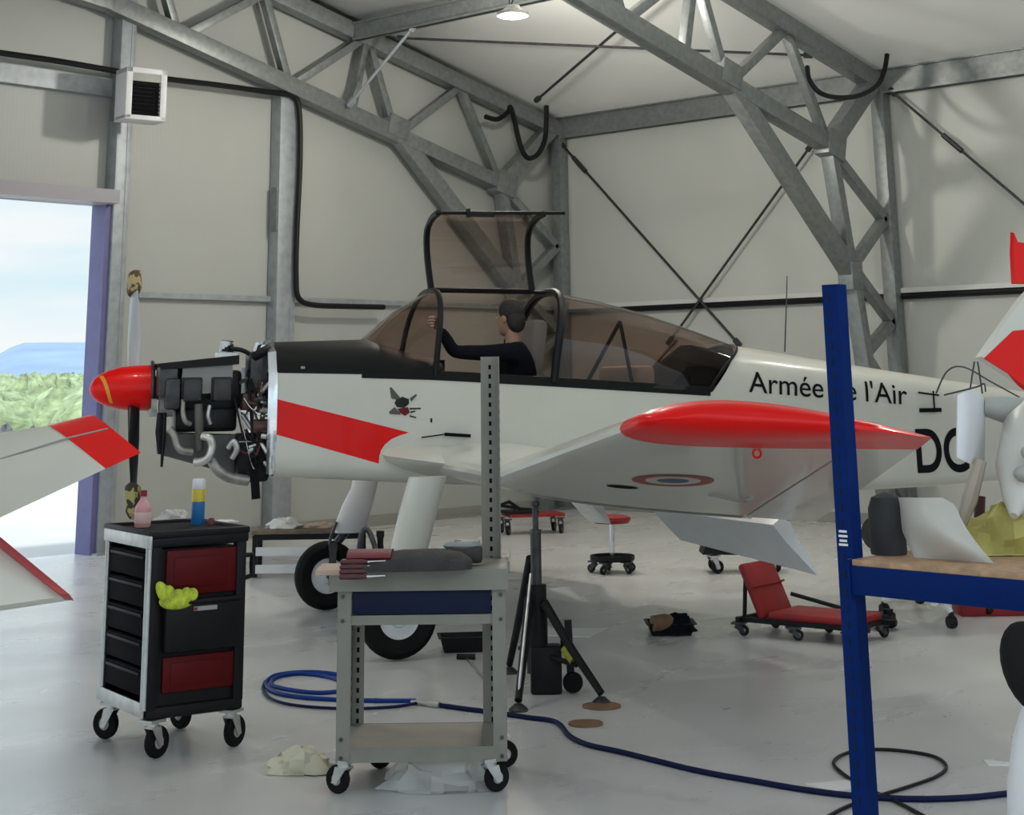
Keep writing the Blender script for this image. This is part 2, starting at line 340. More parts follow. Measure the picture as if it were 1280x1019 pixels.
# ------------------------------------------------------------------ steel frames
def web_list():
    bn = {10.6: 0, 12.2: 0, 13.9: 0, 15.8: 0}
    return [((10.2, None, 1), (10.55, None, 0)), ((11.75, None, 1), (10.75, None, 0)), ((11.8, None, 1), (12.15, None, 0)), ((13.28, None, 1), (12.3, None, 0)), ((13.38, None, 1), (13.18, None, 0)),
            ((13.46, None, 1), (13.85, None, 0)), ((15.0, None, 1), (14.0, None, 0)), ((15.08, None, 1), (15.72, None, 0)),
            ((8.6, None, 1), (7.6, None, 0)), ((8.7, None, 1), (9.1, None, 0)), ((10.1, None, 1), (9.2, None, 0))]
def zb(X): return 4.13+.241*(15.8-X) if X > 9.7 else 4.13+.241*6.1+.12*(9.7-X)
def portal(label, Y):
    t = thing('portal_frame', label, 'steel frame', (16.8, Y, 0))
    off = Vector((16.8, Y, 0))
    for side in (1, -1):
        def X(x): return x if side == 1 else 2*RX-x
        def pt(x, z): return Vector((X(x), Y, z))-off
        m = MB(); m.beam(pt(RX, zt(RX)), pt(17.0, zt(17.0)), .174, .2, (0, 0, 1), .006); m.build('top_chord', M_galv, t)
        m = MB(); m.beam(pt(RX, zb(RX)), pt(9.7, zb(9.7)), .17, .19, (0, 0, 1), .006); m.beam(pt(9.7, zb(9.7)), pt(13.93, zb(13.93)), .166, .2, (0, 0, 1), .006); m.beam(pt(13.9, zb(13.9)), pt(15.85, zb(15.85)), .17, .18, (0, 0, 1), .006); m.build('bottom_chord', M_galv, t)
        m = MB(); m.beam(pt(13.88, 4.66), pt(16.2, 2.66), .158, .2, (0, 0, 1), .006); m.build('knee_brace', M_galv, t)
        m = MB(); m.beam(pt(15.8, 4.15), pt(16.08, 2.75), .162, .13, (1, 0, 0), .005); m.beam(pt(16.1, 2.75), pt(16.62, 0), .17, .14, (1, 0, 0), .005); m.build('inner_column_chord', M_galv, t)
        m = MB(); m.beam(pt(17.0, zt(17.0)-.05), pt(17.0, 0), .16, .16, (1, 0, 0), .005); m.build('outer_column_chord', M_galv, t)
        m = MB(); m.box(pt(16.85, .012), (.5, .34, .024)); m.build('base_plate', M_galv, t)
        for gx, gz, gs in ((15.85, 4.13, (.34, .2, .30)), (13.9, 4.68, (.34, .19, .26)), (16.1, 2.7, (.22, .19, .3))):
            m = MB(); m.box(pt(gx, gz), gs, Matrix.Rotation(side*.25 if gz > 3 else 0, 3, 'Y'), .004); m.build('gusset_plate', M_galv, t)
        m = MB(); m.beam(pt(15.9, 4.2), pt(16.85, zt(16.85)), .154, .2, (0, 0, 1)); m.build('end_strut', M_galv, t)
        for (xa, _, ta), (xb, _, tb) in web_list():
            m = MB(); m.beam(pt(xa, zt(xa)-.08), pt(xb, zb(xb)+.08), .1, .095, (1, 0, 0), .004); m.build('web_member', M_galv, t)
        lace = [(15.92, 4.02), (16.9, 3.37), (16.12, 2.8), (16.92, 2.22), (16.28, 1.86), (16.95, 1.25), (16.45, .75), (16.97, .25)]
        for a, b_ in zip(lace, lace[1:]):
            m = MB(); m.beam(pt(*a), pt(*b_), .11, .11, (1, 0, 0), .004); m.build('lacing_bar', M_galv, t)
    return t
portal('galvanised steel lattice frame fixed against the gable wall with the door', TY1)
portal('galvanised steel lattice frame in the middle of the hangar over the airplane tail', TY2)
def gable_col(px, w_, top, label):
    p = YP(px, 450, 14.72); t = thing('gable_column', label, 'column', (p.x, YG-.1, 0))
    m = MB(); m.box((0, 0, top/2), (w_, .17, top), bev=.008); m.box((w_*.2, -.088, top/2), (.008, .006, top)); m.build('shaft', M_galvd, t)
    m = MB(); m.box((0, -.02, .01), (w_+.1, .26, .02)); m.build('base_plate', M_galvd, t)
    m = MB(); m.box((-w_/2-.015, -.03, top*.72), (.03, .1, .5)); m.build('bracket', M_galv, t)
gable_col(144, .19, zt(9.8)-.12, 'grey steel column standing beside the open door')
gable_col(357, .27, 4.95, 'grey steel column between the door and the raised canopy, black cable on its side')
# beams along the building
def beam_thing(name, label, cat, p, q, w_, h, mt=M_galv):
    m = MB(); up = (0, 0, 1); p = Vector(p); q = Vector(q)
    d = (q-p).normalized(); s_ = d.cross(Vector(up)).normalized()
    m.beam(p, q, w_*.35, h); 
    for z_ in (-h/2+.012, h/2-.012): m.beam(p+Vector((0, 0, z_)), q+Vector((0, 0, z_)), w_, .024)
    return one(m, name, mt, label, cat)
ze0, ze1 = XP(815, 158, XS-.1).z, XP(800, 132, XS-.1).z
beam_thing('eave_beam', 'long steel beam along the top of the right wall under the roof', 'beam', (XS-.09, YG-.1, (ze0+ze1)/2), (XS-.09, -2.5, (ze0+ze1)/2), .16, abs(ze1-ze0)*1.0)
beam_thing('purlin_beam', 'steel beam running from the gable frame along the roof left of the lamp', 'beam', (13.15, TY1-.1, zt(13.15)-.02), (13.15, TY2+.1, zt(13.15)-.02), .12, .22)
def rod(label, p, q, r_, name='brace_rod', cat='brace', mt=M_steeld, turn=None):
    m = MB(); p = Vector(p); q = Vector(q); m.cyl(p, q, r_, r_, 8); d = (q-p).normalized()
    for e_ in (p+d*.05, q-d*.05): m.cyl(e_-d*.05, e_+d*.05, r_*2.2, r_*2.2, 8)
    if turn: c = p.lerp(q, turn); m.cyl(c-d*.15, c+d*.15, r_*1.9, r_*1.9, 8)
    return one(m, name, mt, label, cat)
zq = lambda x: zt(x)-.13
rod('thin roof tie rod running from the purlin beam to the right-hand frame below the lamp', (13.45, 14.2, zt(13.45)-.05), (15.8, 9.85, zt(15.8)-.05), .016)
rod('thin roof tie rod rising from the hangar corner up to the right-hand frame', (15.85, 14.1, zt(15.85)-.03), (13.4, 9.85, zt(13.4)-.03), .018)
rod('pale slanting strut from the purlin beam down to the gable frame', P(520, 30, 18.9), YP(436, 132, TY1-.13), .02, 'roof_strut', 'strut', M_galvd)
xw = XS-.12
rod('cross brace rod on the right wall falling from the hangar corner behind the tail', XP(700, 178, xw), XP(925, 432, xw), .017, turn=.12)
rod('cross brace rod on the right wall rising from behind the canopy to the frame gusset', XP(835, 430, xw), XP(1015, 180, xw), .017)
rod('brace rod with turnbuckle on the right wall, near the upper right corner', XP(1112, 112, xw), XP(1520, 459, xw), .017, turn=.22)
# cables
def cable(label, pts, r_, name='cable', mt=M_black, cat='cable', seg=8, sub=8):
    m = MB(); m.tube(smooth_path(pts, sub), r_, seg); return one(m, name, mt, label, cat)
yc = YG-.235
cable('black cable along the gable wall past the heater and down the column', [YP(-200, 36, yc), YP(0, 66, yc), YP(70, 76, yc), YP(140, 88, yc), YP(203, 98, yc), YP(270, 106, yc), YP(335, 115, yc), YP(366, 120, yc), YP(374, 140, yc), YP(375, 200, yc), YP(371, 290, yc), YP(370, 345, yc), YP(373, 372, yc), YP(390, 381, yc), YP(430, 383, yc), YP(480, 384, yc)], .032)
cable('black pipe run under the white rail along the right wall', [(XS-.06, YG-.1, zr2-.03), (XS-.06, 11.5, zr2-.03), (XS-.06, 8, zr2-.03), (XS-.06, 2, zr2-.03)], .035, 'wall_pipe', cat='pipe', sub=3)
c1 = cable('black cable loop hanging at the hangar corner above the raised canopy', [YP(607, 146, 14.5), YP(622, 149, 14.5), YP(635, 140, 14.5), YP(638, 134, 14.45), YP(643, 150, 14.3), YP(650, 180, 14.2), YP(659, 197, 14.2), YP(672, 193, 14.2), YP(681, 175, 14.2), YP(683, 150, 14.2), YP(683, 132, 14.2)], .034)
cable('black cable loop slung under the right-hand frame near the side wall', [YP(1009, 84, 9.5), YP(1012, 100, 9.4), YP(1025, 116, 9.3), YP(1048, 122, 9.3), YP(1075, 119, 9.3), YP(1096, 107, 9.3), YP(1105, 90, 9.3), YP(1109, 68, 9.3)], .028)
# fan heater
hp = YP(176, 121, 14.3); t = thing('fan_heater', 'white box fan heater with black grille mounted high beside the door', 'heater', (hp.x, hp.y, hp.z-.26), R(-12))
m = MB(); fw, fh, dp = .45, .54, .3
for c, s_ in (((0, 0, .02), (fw, dp, .05)), ((0, 0, fh-.03), (fw, dp, .06)), ((-fw/2+.035, 0, fh/2), (.07, dp, fh)), ((fw/2-.035, 0, fh/2), (.07, dp, fh)), ((0, dp/2-.02, fh/2), (fw, .04, fh))): m.box(c, s_, bev=.008)
m.build('casing', M_white2, t)
m = MB(); m.box((0, -dp/2+.06, fh/2-.05), (fw-.13, .02, fh-.18)); 
for k in range(9): m.box((0, -dp/2+.03, .07+k*.042), (fw-.13, .05, .006), Matrix.Rotation(.5, 3, 'X'))
m.build('grille', M_black, t)
m = MB(); m.box((0, -dp/2+.02, fh-.1), (fw-.13, .02, .09)); m.build('control_panel', M_greyp, t)
m = MB(); m.box((0, dp/2+.07, fh/2), (.2, .14, .2)); m.build('wall_bracket', M_galvd, t)
# high-bay lamps
def highbay(label, loc, grp=None, watt=LAMP_W):
    t = thing('high_bay_lamp', label, 'lamp', loc)
    m = MB(); m.lathe([(.02, .11), (.07, .10), (.09, .06), (.155, .03), (.165, .0), (.158, -.01)], seg=28); m.build('housing', M_alu, t)
    m = MB(); m.lathe([(.02, -.022), (.12, -.02), (.15, -.008), (.15, -.002), (.02, -.002)], seg=28); m.build('lens', M_lens, t)
    m = MB(); up = zroof(loc[0])-loc[2]; m.tube([(.03*math.sin(k), .03*math.cos(k), .1+k*(up-.1)/14) for k in range(15)], .008, 6); m.cyl((-.05, 0, .1), (-.05, 0, up-.02), .006, .006, 6); m.build('hanger_chain', M_steeld, t)
    L = bpy.data.lights.new('lamp_light', 'POINT'); L.shadow_soft_size = .14; L.energy = watt; L.color = (1, .95, .85); lo = bpy.data.objects.new('lamp_light', L); COL.objects.link(lo); lo.parent = t; lo.location = (0, 0, -.18)
lx = P(641, 19, 16.2)
highbay('round glowing high bay lamp hanging under the roof at the top of the picture', tuple(lx), None, LAMP_W*2.6)
for (a, b_), lb in zip(LAMPS, ('high bay lamp over the right end of the hangar in front of the tail', 'high bay lamp near the ridge over the propeller side', 'high bay lamp left of the ridge beyond the left edge of the picture')): highbay(lb, (a, b_, zroof(a)-.9))
# ------------------------------------------------------------------ the airplane (local frame: X aft, Y starboard, Z up)
AX = (VR*.957+VF*.291).normalized(); AM = V(-1.096, 11.857)
AR = math.atan2(AX.y, AX.x)
ap = thing('airplane', 'white airplane with red stripe and spinner, engine uncovered, canopy door raised', 'airplane', AM, AR)
AMX = Matrix.Translation(AM) @ Matrix.Rotation(AR, 4, 'Z'); AMI = AMX.inverted()
LO = AMI @ O
def lp(x, y, off):
    d = AMI.to_3x3() @ ray(x, y); return LO+d*((off-LO.y)/d.y)
def interp(tab, x):
    if x <= tab[0][0]: return tab[0][1:]
    for a, b_ in zip(tab, tab[1:]):
        if x <= b_[0]:
            t = (x-a[0])/(b_[0]-a[0]); return tuple(p+(q-p)*t for p, q in zip(a[1:], b_[1:]))
    return tab[-1][1:]
FT = [(-.66, .45, 1.045, 1.71, 1.915), (0, .52, 1.0, 1.692, 1.93), (.42, .55, .97, 1.674, 1.93), (1.23, .56, .925, 1.622, 1.9), (2.45, .47, .845, 1.54, 1.90), (2.8, .43, .825, 1.515, 1.872),
      (3.4, .37, .815, 1.475, 1.778), (4.3, .27, .825, 1.41, 1.645), (5.3, .15, .86, 1.36, 1.50), (6.1, .05, .93, 1.33, 1.40)]
def fus(x): return interp(FT, x)
def arch(x, w_, zs, ztp, n=20, p=.72, xtop=0.0):
    o = []
    for k in range(n+1):
        th = PI*k/n; c, s_ = math.cos(th), math.sin(th)
        o.append(Vector((x+xtop*s_, -math.copysign(abs(c)**p, c)*w_, zs+(ztp-zs)*abs(s_)**p)))
    return o
def hullring(x):
    w_, zb_, zs, _ = fus(x); r_ = min(.09, w_*.8); o = [Vector((x, -w_, zs-(zs-zb_-r_)*k/8)) for k in range(8)]
    o += [Vector((x, -w_+r_-r_*math.cos(a), zb_+r_-r_*math.sin(a))) for a in [PI/2*k/5 for k in range(6)]]
    o += [Vector((x, -w_+r_+(2*w_-2*r_)*k/4, zb_)) for k in (1, 2, 3)]
    o += [Vector((q.x, -q.y, q.z)) for q in reversed(o[:14])]
    return o
xs = [-.66+(6.76)*k/46 for k in range(47)]
m = MB(); m.loft([hullring(x) for x in xs], closed=False)
bm = m.bm
def stripe_top(x): return 1.544-(x+.68)*.2605
def stripe_bot(x): return 1.317-(x+.674)*.2925
for a, sl in (((-.68, 0, 1.544), .2605), ((-.674, 0, 1.317), .2925)):
    bmesh.ops.bisect_plane(bm, geom=bm.verts[:]+bm.edges[:]+bm.faces[:], plane_co=a, plane_no=(sl, 0, 1))
SE = [(1.10, .018), (1.16, .022), (1.20, .034), (1.235, .058), (1.27, .105), (1.29, .155), (1.312, .232)]
for (za, xa), (zb_, xb) in zip(SE, SE[1:]): bmesh.ops.bisect_plane(bm, geom=bm.verts[:]+bm.edges[:]+bm.faces[:], plane_co=(xa, 0, za), plane_no=(zb_-za, 0, -(xb-xa)))
for z_, x_ in SE: bmesh.ops.bisect_plane(bm, geom=bm.verts[:]+bm.edges[:]+bm.faces[:], plane_co=(0, 0, z_), plane_no=(0, 0, 1))
for f in bm.faces:
    c = f.calc_center_median()
    if c.x < interp(SE, c.z)[0] and stripe_bot(c.x) < c.z < stripe_top(c.x): f.material_index = 1
m.build('fuselage', [M_white, M_red], ap)
m = MB(); m.loft([arch(x, fus(x)[0], fus(x)[2], fus(x)[3]) for x in [2.45+3.65*k/24 for k in range(25)]], closed=False)
# trim the deck under the slanted canopy end
bmesh.ops.bisect_plane(m.bm, geom=m.bm.verts[:]+m.bm.edges[:]+m.bm.faces[:], plane_co=(2.46, 0, 1.54), plane_no=(-.68, 0, .60), clear_outer=True)
m.build('rear_deck', M_white, ap)
DT = [(-.66, 1.915), (-.2, 1.925), (0, 1.93), (.2, 1.86), (.45, 1.80)]
m = MB(); m.loft([arch(x, fus(x)[0]+.002, fus(x)[2]-.004, interp(DT, x)[0]) for x in [-.66+1.12*k/16 for k in range(17)]], closed=False); m.build('front_deck', M_antiglare, ap)
m = MB(); m.box((.47, 0, 1.66), (.04, .9, .24)); m.build('instrument_panel', M_blackm, ap)
m = MB(); m.box((1.2, 0, 1.28), (2.1, .9, .03)); m.box((2.32, 0, 1.45), (.03, .88, .4)); m.build('cockpit_floor', M_blackm, ap)
m = MB()
m.loft([[Vector((x, y*s_, z)) for x, z in ((2.14, 1.55), (2.30, 1.72), (2.46, zt2), (2.72, zt2-.05), (2.46, 1.56))] for y, s_, zt2 in ((-.40, 1, 1.72), (-.27, 1, 1.83), (-.1, 1, 1.875), (.1, 1, 1.875), (.27, 1, 1.83), (.40, 1, 1.72))]); m.build('luggage_cover', M_blackm, ap)
# canopy
WA = arch(.40, .55, 1.676, 2.268, xtop=.095); RA = arch(1.24, .56, 1.622, 2.258, xtop=.15)
base = [Vector((.40*(abs(q.y)/.55)**2.2, q.y*.985, 1.678+(1.935-1.678)*max(0, (1-(abs(q.y)/.55)**2.2))**.9)) for q in WA]
m = MB(); m.loft([base, [a.lerp(b_, .5)+Vector((-.02, 0, .02))*math.sin(PI*k/20) for k, (a, b_) in enumerate(zip(base, WA))], WA], closed=False); m.build('windshield', M_canopy, ap)
CT = [(0, 1.24, .14, .56, 1.622, 2.258), (.25, 1.54, .20, .54, 1.602, 2.192), (.5, 1.84, .26, .52, 1.582, 2.10), (.75, 2.14, .31, .50, 1.562, 1.99), (1, 2.43, .36, .475, 1.542, 1.872)]
secs = [arch(a[1], a[3], a[4], a[5], xtop=a[2]) for a in CT]
m = MB(); m.loft(secs, closed=False)
m.build('rear_canopy', M_canopy, ap)
m = MB(); m.loft([arch(2.43, .475, 1.542, 1.872, xtop=.36), arch(2.45, .30, 1.545, 1.80, xtop=.32)], closed=False); m.tube(secs[-1], .012, 6); m.build('canopy_end_frame', M_antiglare, ap)
h0 = 10
m = MB(); m.loft([WA[h0:], [a.lerp(b_, .5) for a, b_ in zip(WA[h0:], RA[h0:])], RA[h0:]], closed=False); m.build('canopy_side_window', M_canopy, ap)
m = MB(); m.tube(WA, .021, 8); m.build('windshield_frame', M_black, ap)
m = MB(); m.tube(RA, .030, 8); m.build('rear_canopy_frame', M_black, ap)
m = MB(); m.tube([WA[10], RA[10]], .013, 8); m.build('canopy_spine', M_black, ap)
for sg in (-1, 1):
    m = MB(); pts = [(x, sg*(fus(x)[0]+.006), fus(x)[2]+.012-.01) for x in [-.1, .2, .42, .8, 1.23, 1.6, 2.0, 2.44]]
    m.loft([[Vector((x, y-.012*sg, z-.032)), Vector((x, y, z-.03)), Vector((x, y, z+.03)), Vector((x, y-.02*sg, z+.034))] for x, y, z in pts]); m.build('sill_rail', M_antiglare, ap)
# raised door: the port half of the roof section turned up about the spine
ang = R(-93); RM = Matrix.Rotation(ang, 3, 'X')
def up(q, piv): return piv+RM @ (Vector(q)-piv)
def doorcurve(t):
    c = [a.lerp(b_, t) for a, b_ in zip(WA[:h0+1], RA[:h0+1])]; piv = c[-1].copy(); piv.z += .012
    out_ = []
    for q in c:
        u_ = up(q, piv); k = (q-piv).length; out_.append(Vector((c[-1].x-(.06 if t < .5 else .06)*min(1, k/.5)*(1), u_.y*.8-.0, piv.z+(u_.z-piv.z)*.86)))
    return out_
d0, d1 = doorcurve(.01), doorcurve(.86)
m = MB(); m.tube([d0[0]+Vector((-.02, 0, 0)), d1[0]+Vector((.16, 0, .01))], .013, 8); q = d0[0].lerp(d1[0], .28); m.box(q, (.02, .05, .06)); m.box(q+Vector((.1, 0, -.01)), (.18, .03, .03))
dr = m.build('canopy_door', M_black, ap)
m = MB(); m.loft([d0, [a.lerp(b_, .5) for a, b_ in zip(d0, d1)], d1], closed=False); m.build('door_window', M_canopy, dr)
for d_ in (d0, d1):
    m = MB(); m.tube(d_, .024, 8); m.build('door_frame', M_black, dr)
m = MB(); m.tube([d0[-1], d1[-1]], .012, 8); m.build('door_hinge', M_black, dr)
def bar(name, a, b_, r_, mt, par): m = MB(); m.cyl(a, b_, r_, r_, 8); return m.build(name, mt, par)
vt = lp(775, 402, -.40); va = lp(735, 476, -.46); vb = lp(790, 478, -.46)
bar('cabin_tube', vt, va, .014, M_blackm, ap); bar('cabin_tube', vt, vb, .014, M_blackm, ap)
bar('cabin_tube', lp(845, 425, .38), lp(812, 464, .4), .012, M_brown, ap)
m = MB(); m.box((1.98, .0, 1.62), (.16, .8, .22), bev=.04); m.build('rear_seat', mat('pale_seat', (.40, .34, .28), .8), ap)
for y in (.25,):
    m = MB(); m.box((1.30, y, 1.68), (.12, .40, .78), Matrix.Rotation(.14, 3, 'Y'), bev=.04); m.box((1.06, y, 1.36), (.46, .42, .12), bev=.04); m.build('front_seat', mat('grey_seat', (.22, .215, .20), .8), ap)
m = MB(); m.box((1.42, -.24, 1.45), (.10, .40, .3), bev=.03); m.box((1.12, -.24, 1.33), (.46, .42, .08), bev=.03); m.build('front_seat', M_blackm, ap)
# ------------------------------------------------------------------ wings
def airfoil(t, c0=0.0, c1=1.0, n=22, mcam=.025):
    def th(x): return 5*t*(.2969*math.sqrt(x)-.126*x-.3516*x*x+.2843*x**3-.1015*x**4)
    def cb(x): return mcam/.16*(.8*x-x*x) if x < .4 else mcam/.36*(.2+.8*x-x*x)
    X_ = [c0+(c1-c0)*(.5-.5*math.cos(PI*k/n)) if c0 == 0 else c0+(c1-c0)*k/n for k in range(n+1)]
    return [(x, cb(x)+th(x)) for x in reversed(X_)]+[(x, cb(x)-th(x)) for x in (X_[1:] if c0 == 0 else X_)]
def wring(y, LE, TE, t, c0=0.0, c1=1.0):
    LE = Vector((LE[0], y, LE[1])); TE = Vector((TE[0], y, TE[1])); d = TE-LE; L = d.length; d.normalize(); nrm = Vector((-d.z, 0, d.x))
    return [LE+d*(x*L)+nrm*(z*L) for x, z in airfoil(t, c0, c1)]
WT = [(.50, .33, 1.125, 2.40, .81), (2.1, .37, 1.115, 2.38, .775), (4.42, .285, 1.425, 1.78, 1.30), (4.70, .27, 1.462, 1.70, 1.36), (4.80, .27, 1.475, 1.69, 1.372)]
def wsec(y, t=None, c0=0.0, c1=1.0, sg=-1, grow=0.0):
    a = interp(WT, abs(y)); tt = .135-.02*max(0, (abs(y)-2.1)/2.6) if t is None else t
    return wring(sg*abs(y), (a[0]-grow, a[1]), (a[2]+grow, a[3]), tt, c0, c1)
for sg in (-1, 1):
    m = MB(); m.loft([wsec(y, None, 0, .80, sg) for y in (.48, 1.0, 2.1)]); m.loft([wsec(y, None, 0, .765, sg) for y in (2.1, 2.6, 2.9, 3.05, 3.2, 3.3, 3.4, 3.55, 3.7, 4.0, 4.42)])
    wg = m.build('wing', M_white, ap, ang=30)
    m = MB(); m.loft([wsec(y, None, .775, 1.0, sg) for y in (2.16, 3.3, 4.415)]); m.build('aileron', M_white, wg)
    m = MB()   # flap, drooped
    def fr_(y, top, bot):
        a = Vector((top[0], sg*y, top[1])); c = Vector((bot[0], sg*y, bot[1])); d = (c-a); n_ = Vector((d.z, 0, -d.x)).normalized()
        return [a+n_*.05, a+d*.3+n_*.045, c+n_*.006, c-n_*.006, a+d*.4-n_*.03, a+d*.15-n_*.05, a-n_*.02]
    m.loft([fr_(.70, (1.93, .80), (2.08, .575)), fr_(2.08, (2.16, .80), (2.40, .475))]); m.build('flap', M_white2, wg)
    m = MB(); m.loft([wsec(4.42, None, sg=sg, grow=.004), wsec(4.55, None, sg=sg, grow=.004), wsec(4.68, None, sg=sg), wsec(4.76, .085, sg=sg, grow=-.03), wsec(4.80, .03, sg=sg, grow=-.10)]); m.build('wing_tip', M_red, wg, ang=60)
    m = MB()   # root fillet
    def fring(y, x0, x1, zc, hgt, sl):
        o = []
        for k in range(26):
            a = 2*PI*k/26; xx = .5-.5*math.cos(a); th = math.sqrt(max(xx, 0))*(1-xx)*2.6*.5*.75
            o.append(Vector((x0+(x1-x0)*xx, sg*y, zc-sl*xx+math.copysign(1, math.sin(a))*th*hgt if 0 < k < 26 and abs(math.sin(a)) > 1e-6 else zc-sl*xx)))
        return o
    m.loft([fring(.50, .03, 2.5, 1.175, .36, .33), fring(.58, .06, 2.48, 1.165, .31, .33), fring(.72, .20, 2.44, 1.145, .25, .34), fring(1.05, .36, 2.36, 1.125, .16, .33)]); m.build('wing_fillet', M_white, wg, ang=70)
    # roundel, aileron horn, slot on the underside
    def under(x, y, lift=.004):
        a = interp(WT, abs(y)); c = a[2]-a[0]; u_ = (x-a[0])/c; tt = .135-.02*max(0, (abs(y)-2.1)/2.6)
        zz = 5*tt*(.2969*math.sqrt(u_)-.126*u_-.3516*u_*u_+.2843*u_**3-.1015*u_**4)
        cb = .025/.16*(.8*u_-u_*u_) if u_ < .4 else .025/.36*(.2+.8*u_-u_*u_)
        return Vector((x, sg*abs(y), a[1]+(a[3]-a[1])*u_+(cb-zz)*math.hypot(c, a[3]-a[1])-lift))
    def disc(name, x, y, r0_, r1_, mt, lift):
        mm = MB(); n = 40
        mm.loft([[under(x+r_*math.cos(2*PI*k/n), y+r_*math.sin(2*PI*k/n), lift) for k in range(n)] for r_ in (max(r0_, .001), (r0_+r1_)/2, r1_)], cap=False); return mm.build(name, mt, wg)
    disc('roundel_ring', .985, 3.3, .145, .215, mat('roundel_red', (.30, .05, .035), .5), .003); disc('roundel_band', .985, 3.3, .085, .145, mat('roundel_white', (.5, .49, .45), .5), .003); disc('roundel_centre', .985, 3.3, 0, .085, mat('roundel_blue', (.06, .075, .13), .5), .003)
    mm = MB(); n = 20; mm.loft([[under(.84+.09*s_*math.cos(2*PI*k/n), 2.93+.05*s_*math.sin(2*PI*k/n), .004) for k in range(n)] for s_ in (.02, 1)], cap=False); mm.build('drain_slot', M_blackm, wg)
    mm = MB(); a0 = under(1.36, 2.9, .0); mm.beam(a0, a0+Vector((.22, 0, -.05)), .012, .02); mm.beam(a0+Vector((.2, 0, -.045)), under(1.62, 2.9, 0), .012, .02); mm.build('aileron_horn', M_greyp, wg)
    mm = MB(); mm.loft([[under(x, 2.12, .003), under(x, 2.18, .003)] for x in [.42+.07*k for k in range(22)]], closed=False); mm.build('panel_joint', M_greyp, wg)
    mm = MB(); ring0 = under(lp(948, 553, -4.42).x, 4.40, -.0); mm.tube([ring0+Vector((.02*math.cos(a), 0, -.02+.02*math.sin(a))) for a in [2*PI*k/12 for k in range(12)]], .006, 6, True); mm.build('tie_down_ring', M_red, wg)
# tail surfaces (to the right of the view)
m = MB()
def vring(z, x0, x1, th): return [Vector((x0+(x1-x0)*q_[0], q_[1]*(x1-x0), z)) for q_ in airfoil(th, 0, 1, 14, .0)]
m.loft([vring(1.42, 5.35, 6.3, .09), vring(1.8, 5.6, 6.5, .09), vring(2.5, 5.9, 6.65, .09)]); m.build('fin', M_white, ap)
for sg in (-1, 1):
    m = MB(); m.loft([wring(sg*.05, (5.7, 1.40), (6.35, 1.36), .09), wring(sg*1.5, (5.85, 1.40), (6.3, 1.36), .08)]); m.build('stabilizer', M_white, ap)
m = MB(); m.cyl((5.6, 0, .9), (5.75, 0, .2), .022); m.lathe([(.03, -.035), (.10, -.03), (.11, 0), (.10, .03), (.03, .035)], (5.78, 0, .11), (0, 1, 0)); m.build('tail_wheel', M_steeld, ap)
m = MB(); a = lp(984, 345, 0); b_ = lp(981, 440, 0); m.cyl(b_, a, .006, .004, 6); m.build('antenna', M_steeld, ap)
# ------------------------------------------------------------------ undercarriage
for sg in (-1, 1):
    y = sg*1.185
    m = MB()
    def leg(x, z, a, b2): return [Vector((x+a*math.cos(2*PI*k/20)*(1 if math.cos(2*PI*k/20) < 0 else 1.35), y+b2*math.sin(2*PI*k/20), z)) for k in range(20)]
    if sg < 0: m.loft([leg(.17, 1.06, .105, .06), leg(.10, .82, .105, .06), leg(.035, .56, .10, .06), leg(.02, .5, .08, .05)])
    else: m.loft([leg(.30, 1.06, .085, .06), leg(.26, .86, .085, .06), leg(.21, .74, .10, .06), leg(.15, .58, .105, .06), leg(.14, .54, .08, .05)])
    lg = m.build('gear_leg', M_white2 if sg > 0 else M_white, ap)
    wx = lp(497, 825, -1.185).x if sg < 0 else .0; wr = .245
    wx = .0
    m = MB(); m.tube([(.05 if sg < 0 else .15, y, .56), (wx+.03, y+sg*.02, .42)], [.035, .03]); m.box((wx+.02, y-sg*.11, .33), (.05, .03, .3)); m.box((wx+.02, y-sg*.06, .45), (.06, .14, .05)); m.cyl((wx, y-sg*.13, wr), (wx, y+sg*.1, wr), .018); m.tube([(.06, y-.03, .62), (.0, y-.1, .5), (.02, y-.1, .3)], .012, 6); m.build('fork', M_steeld, lg)
    m = MB(); m.lathe([(.125, -.05), (.15, -.068), (.20, -.076), (.232, -.05), (wr, 0), (.232, .05), (.20, .076), (.15, .068), (.125, .05)], (wx, y, wr), (0, 1, 0), 36, False); tr = m.build('tyre', M_rubber, lg)
    m = MB(); m.lathe([(.03, -.06), (.05, -.055), (.06, -.03), (.115, -.028), (.135, -.055), (.135, .055), (.115, .028), (.06, .03), (.03, .06)], (wx, y, wr), (0, 1, 0), 28); m.build('wheel_rim', M_white2, lg)
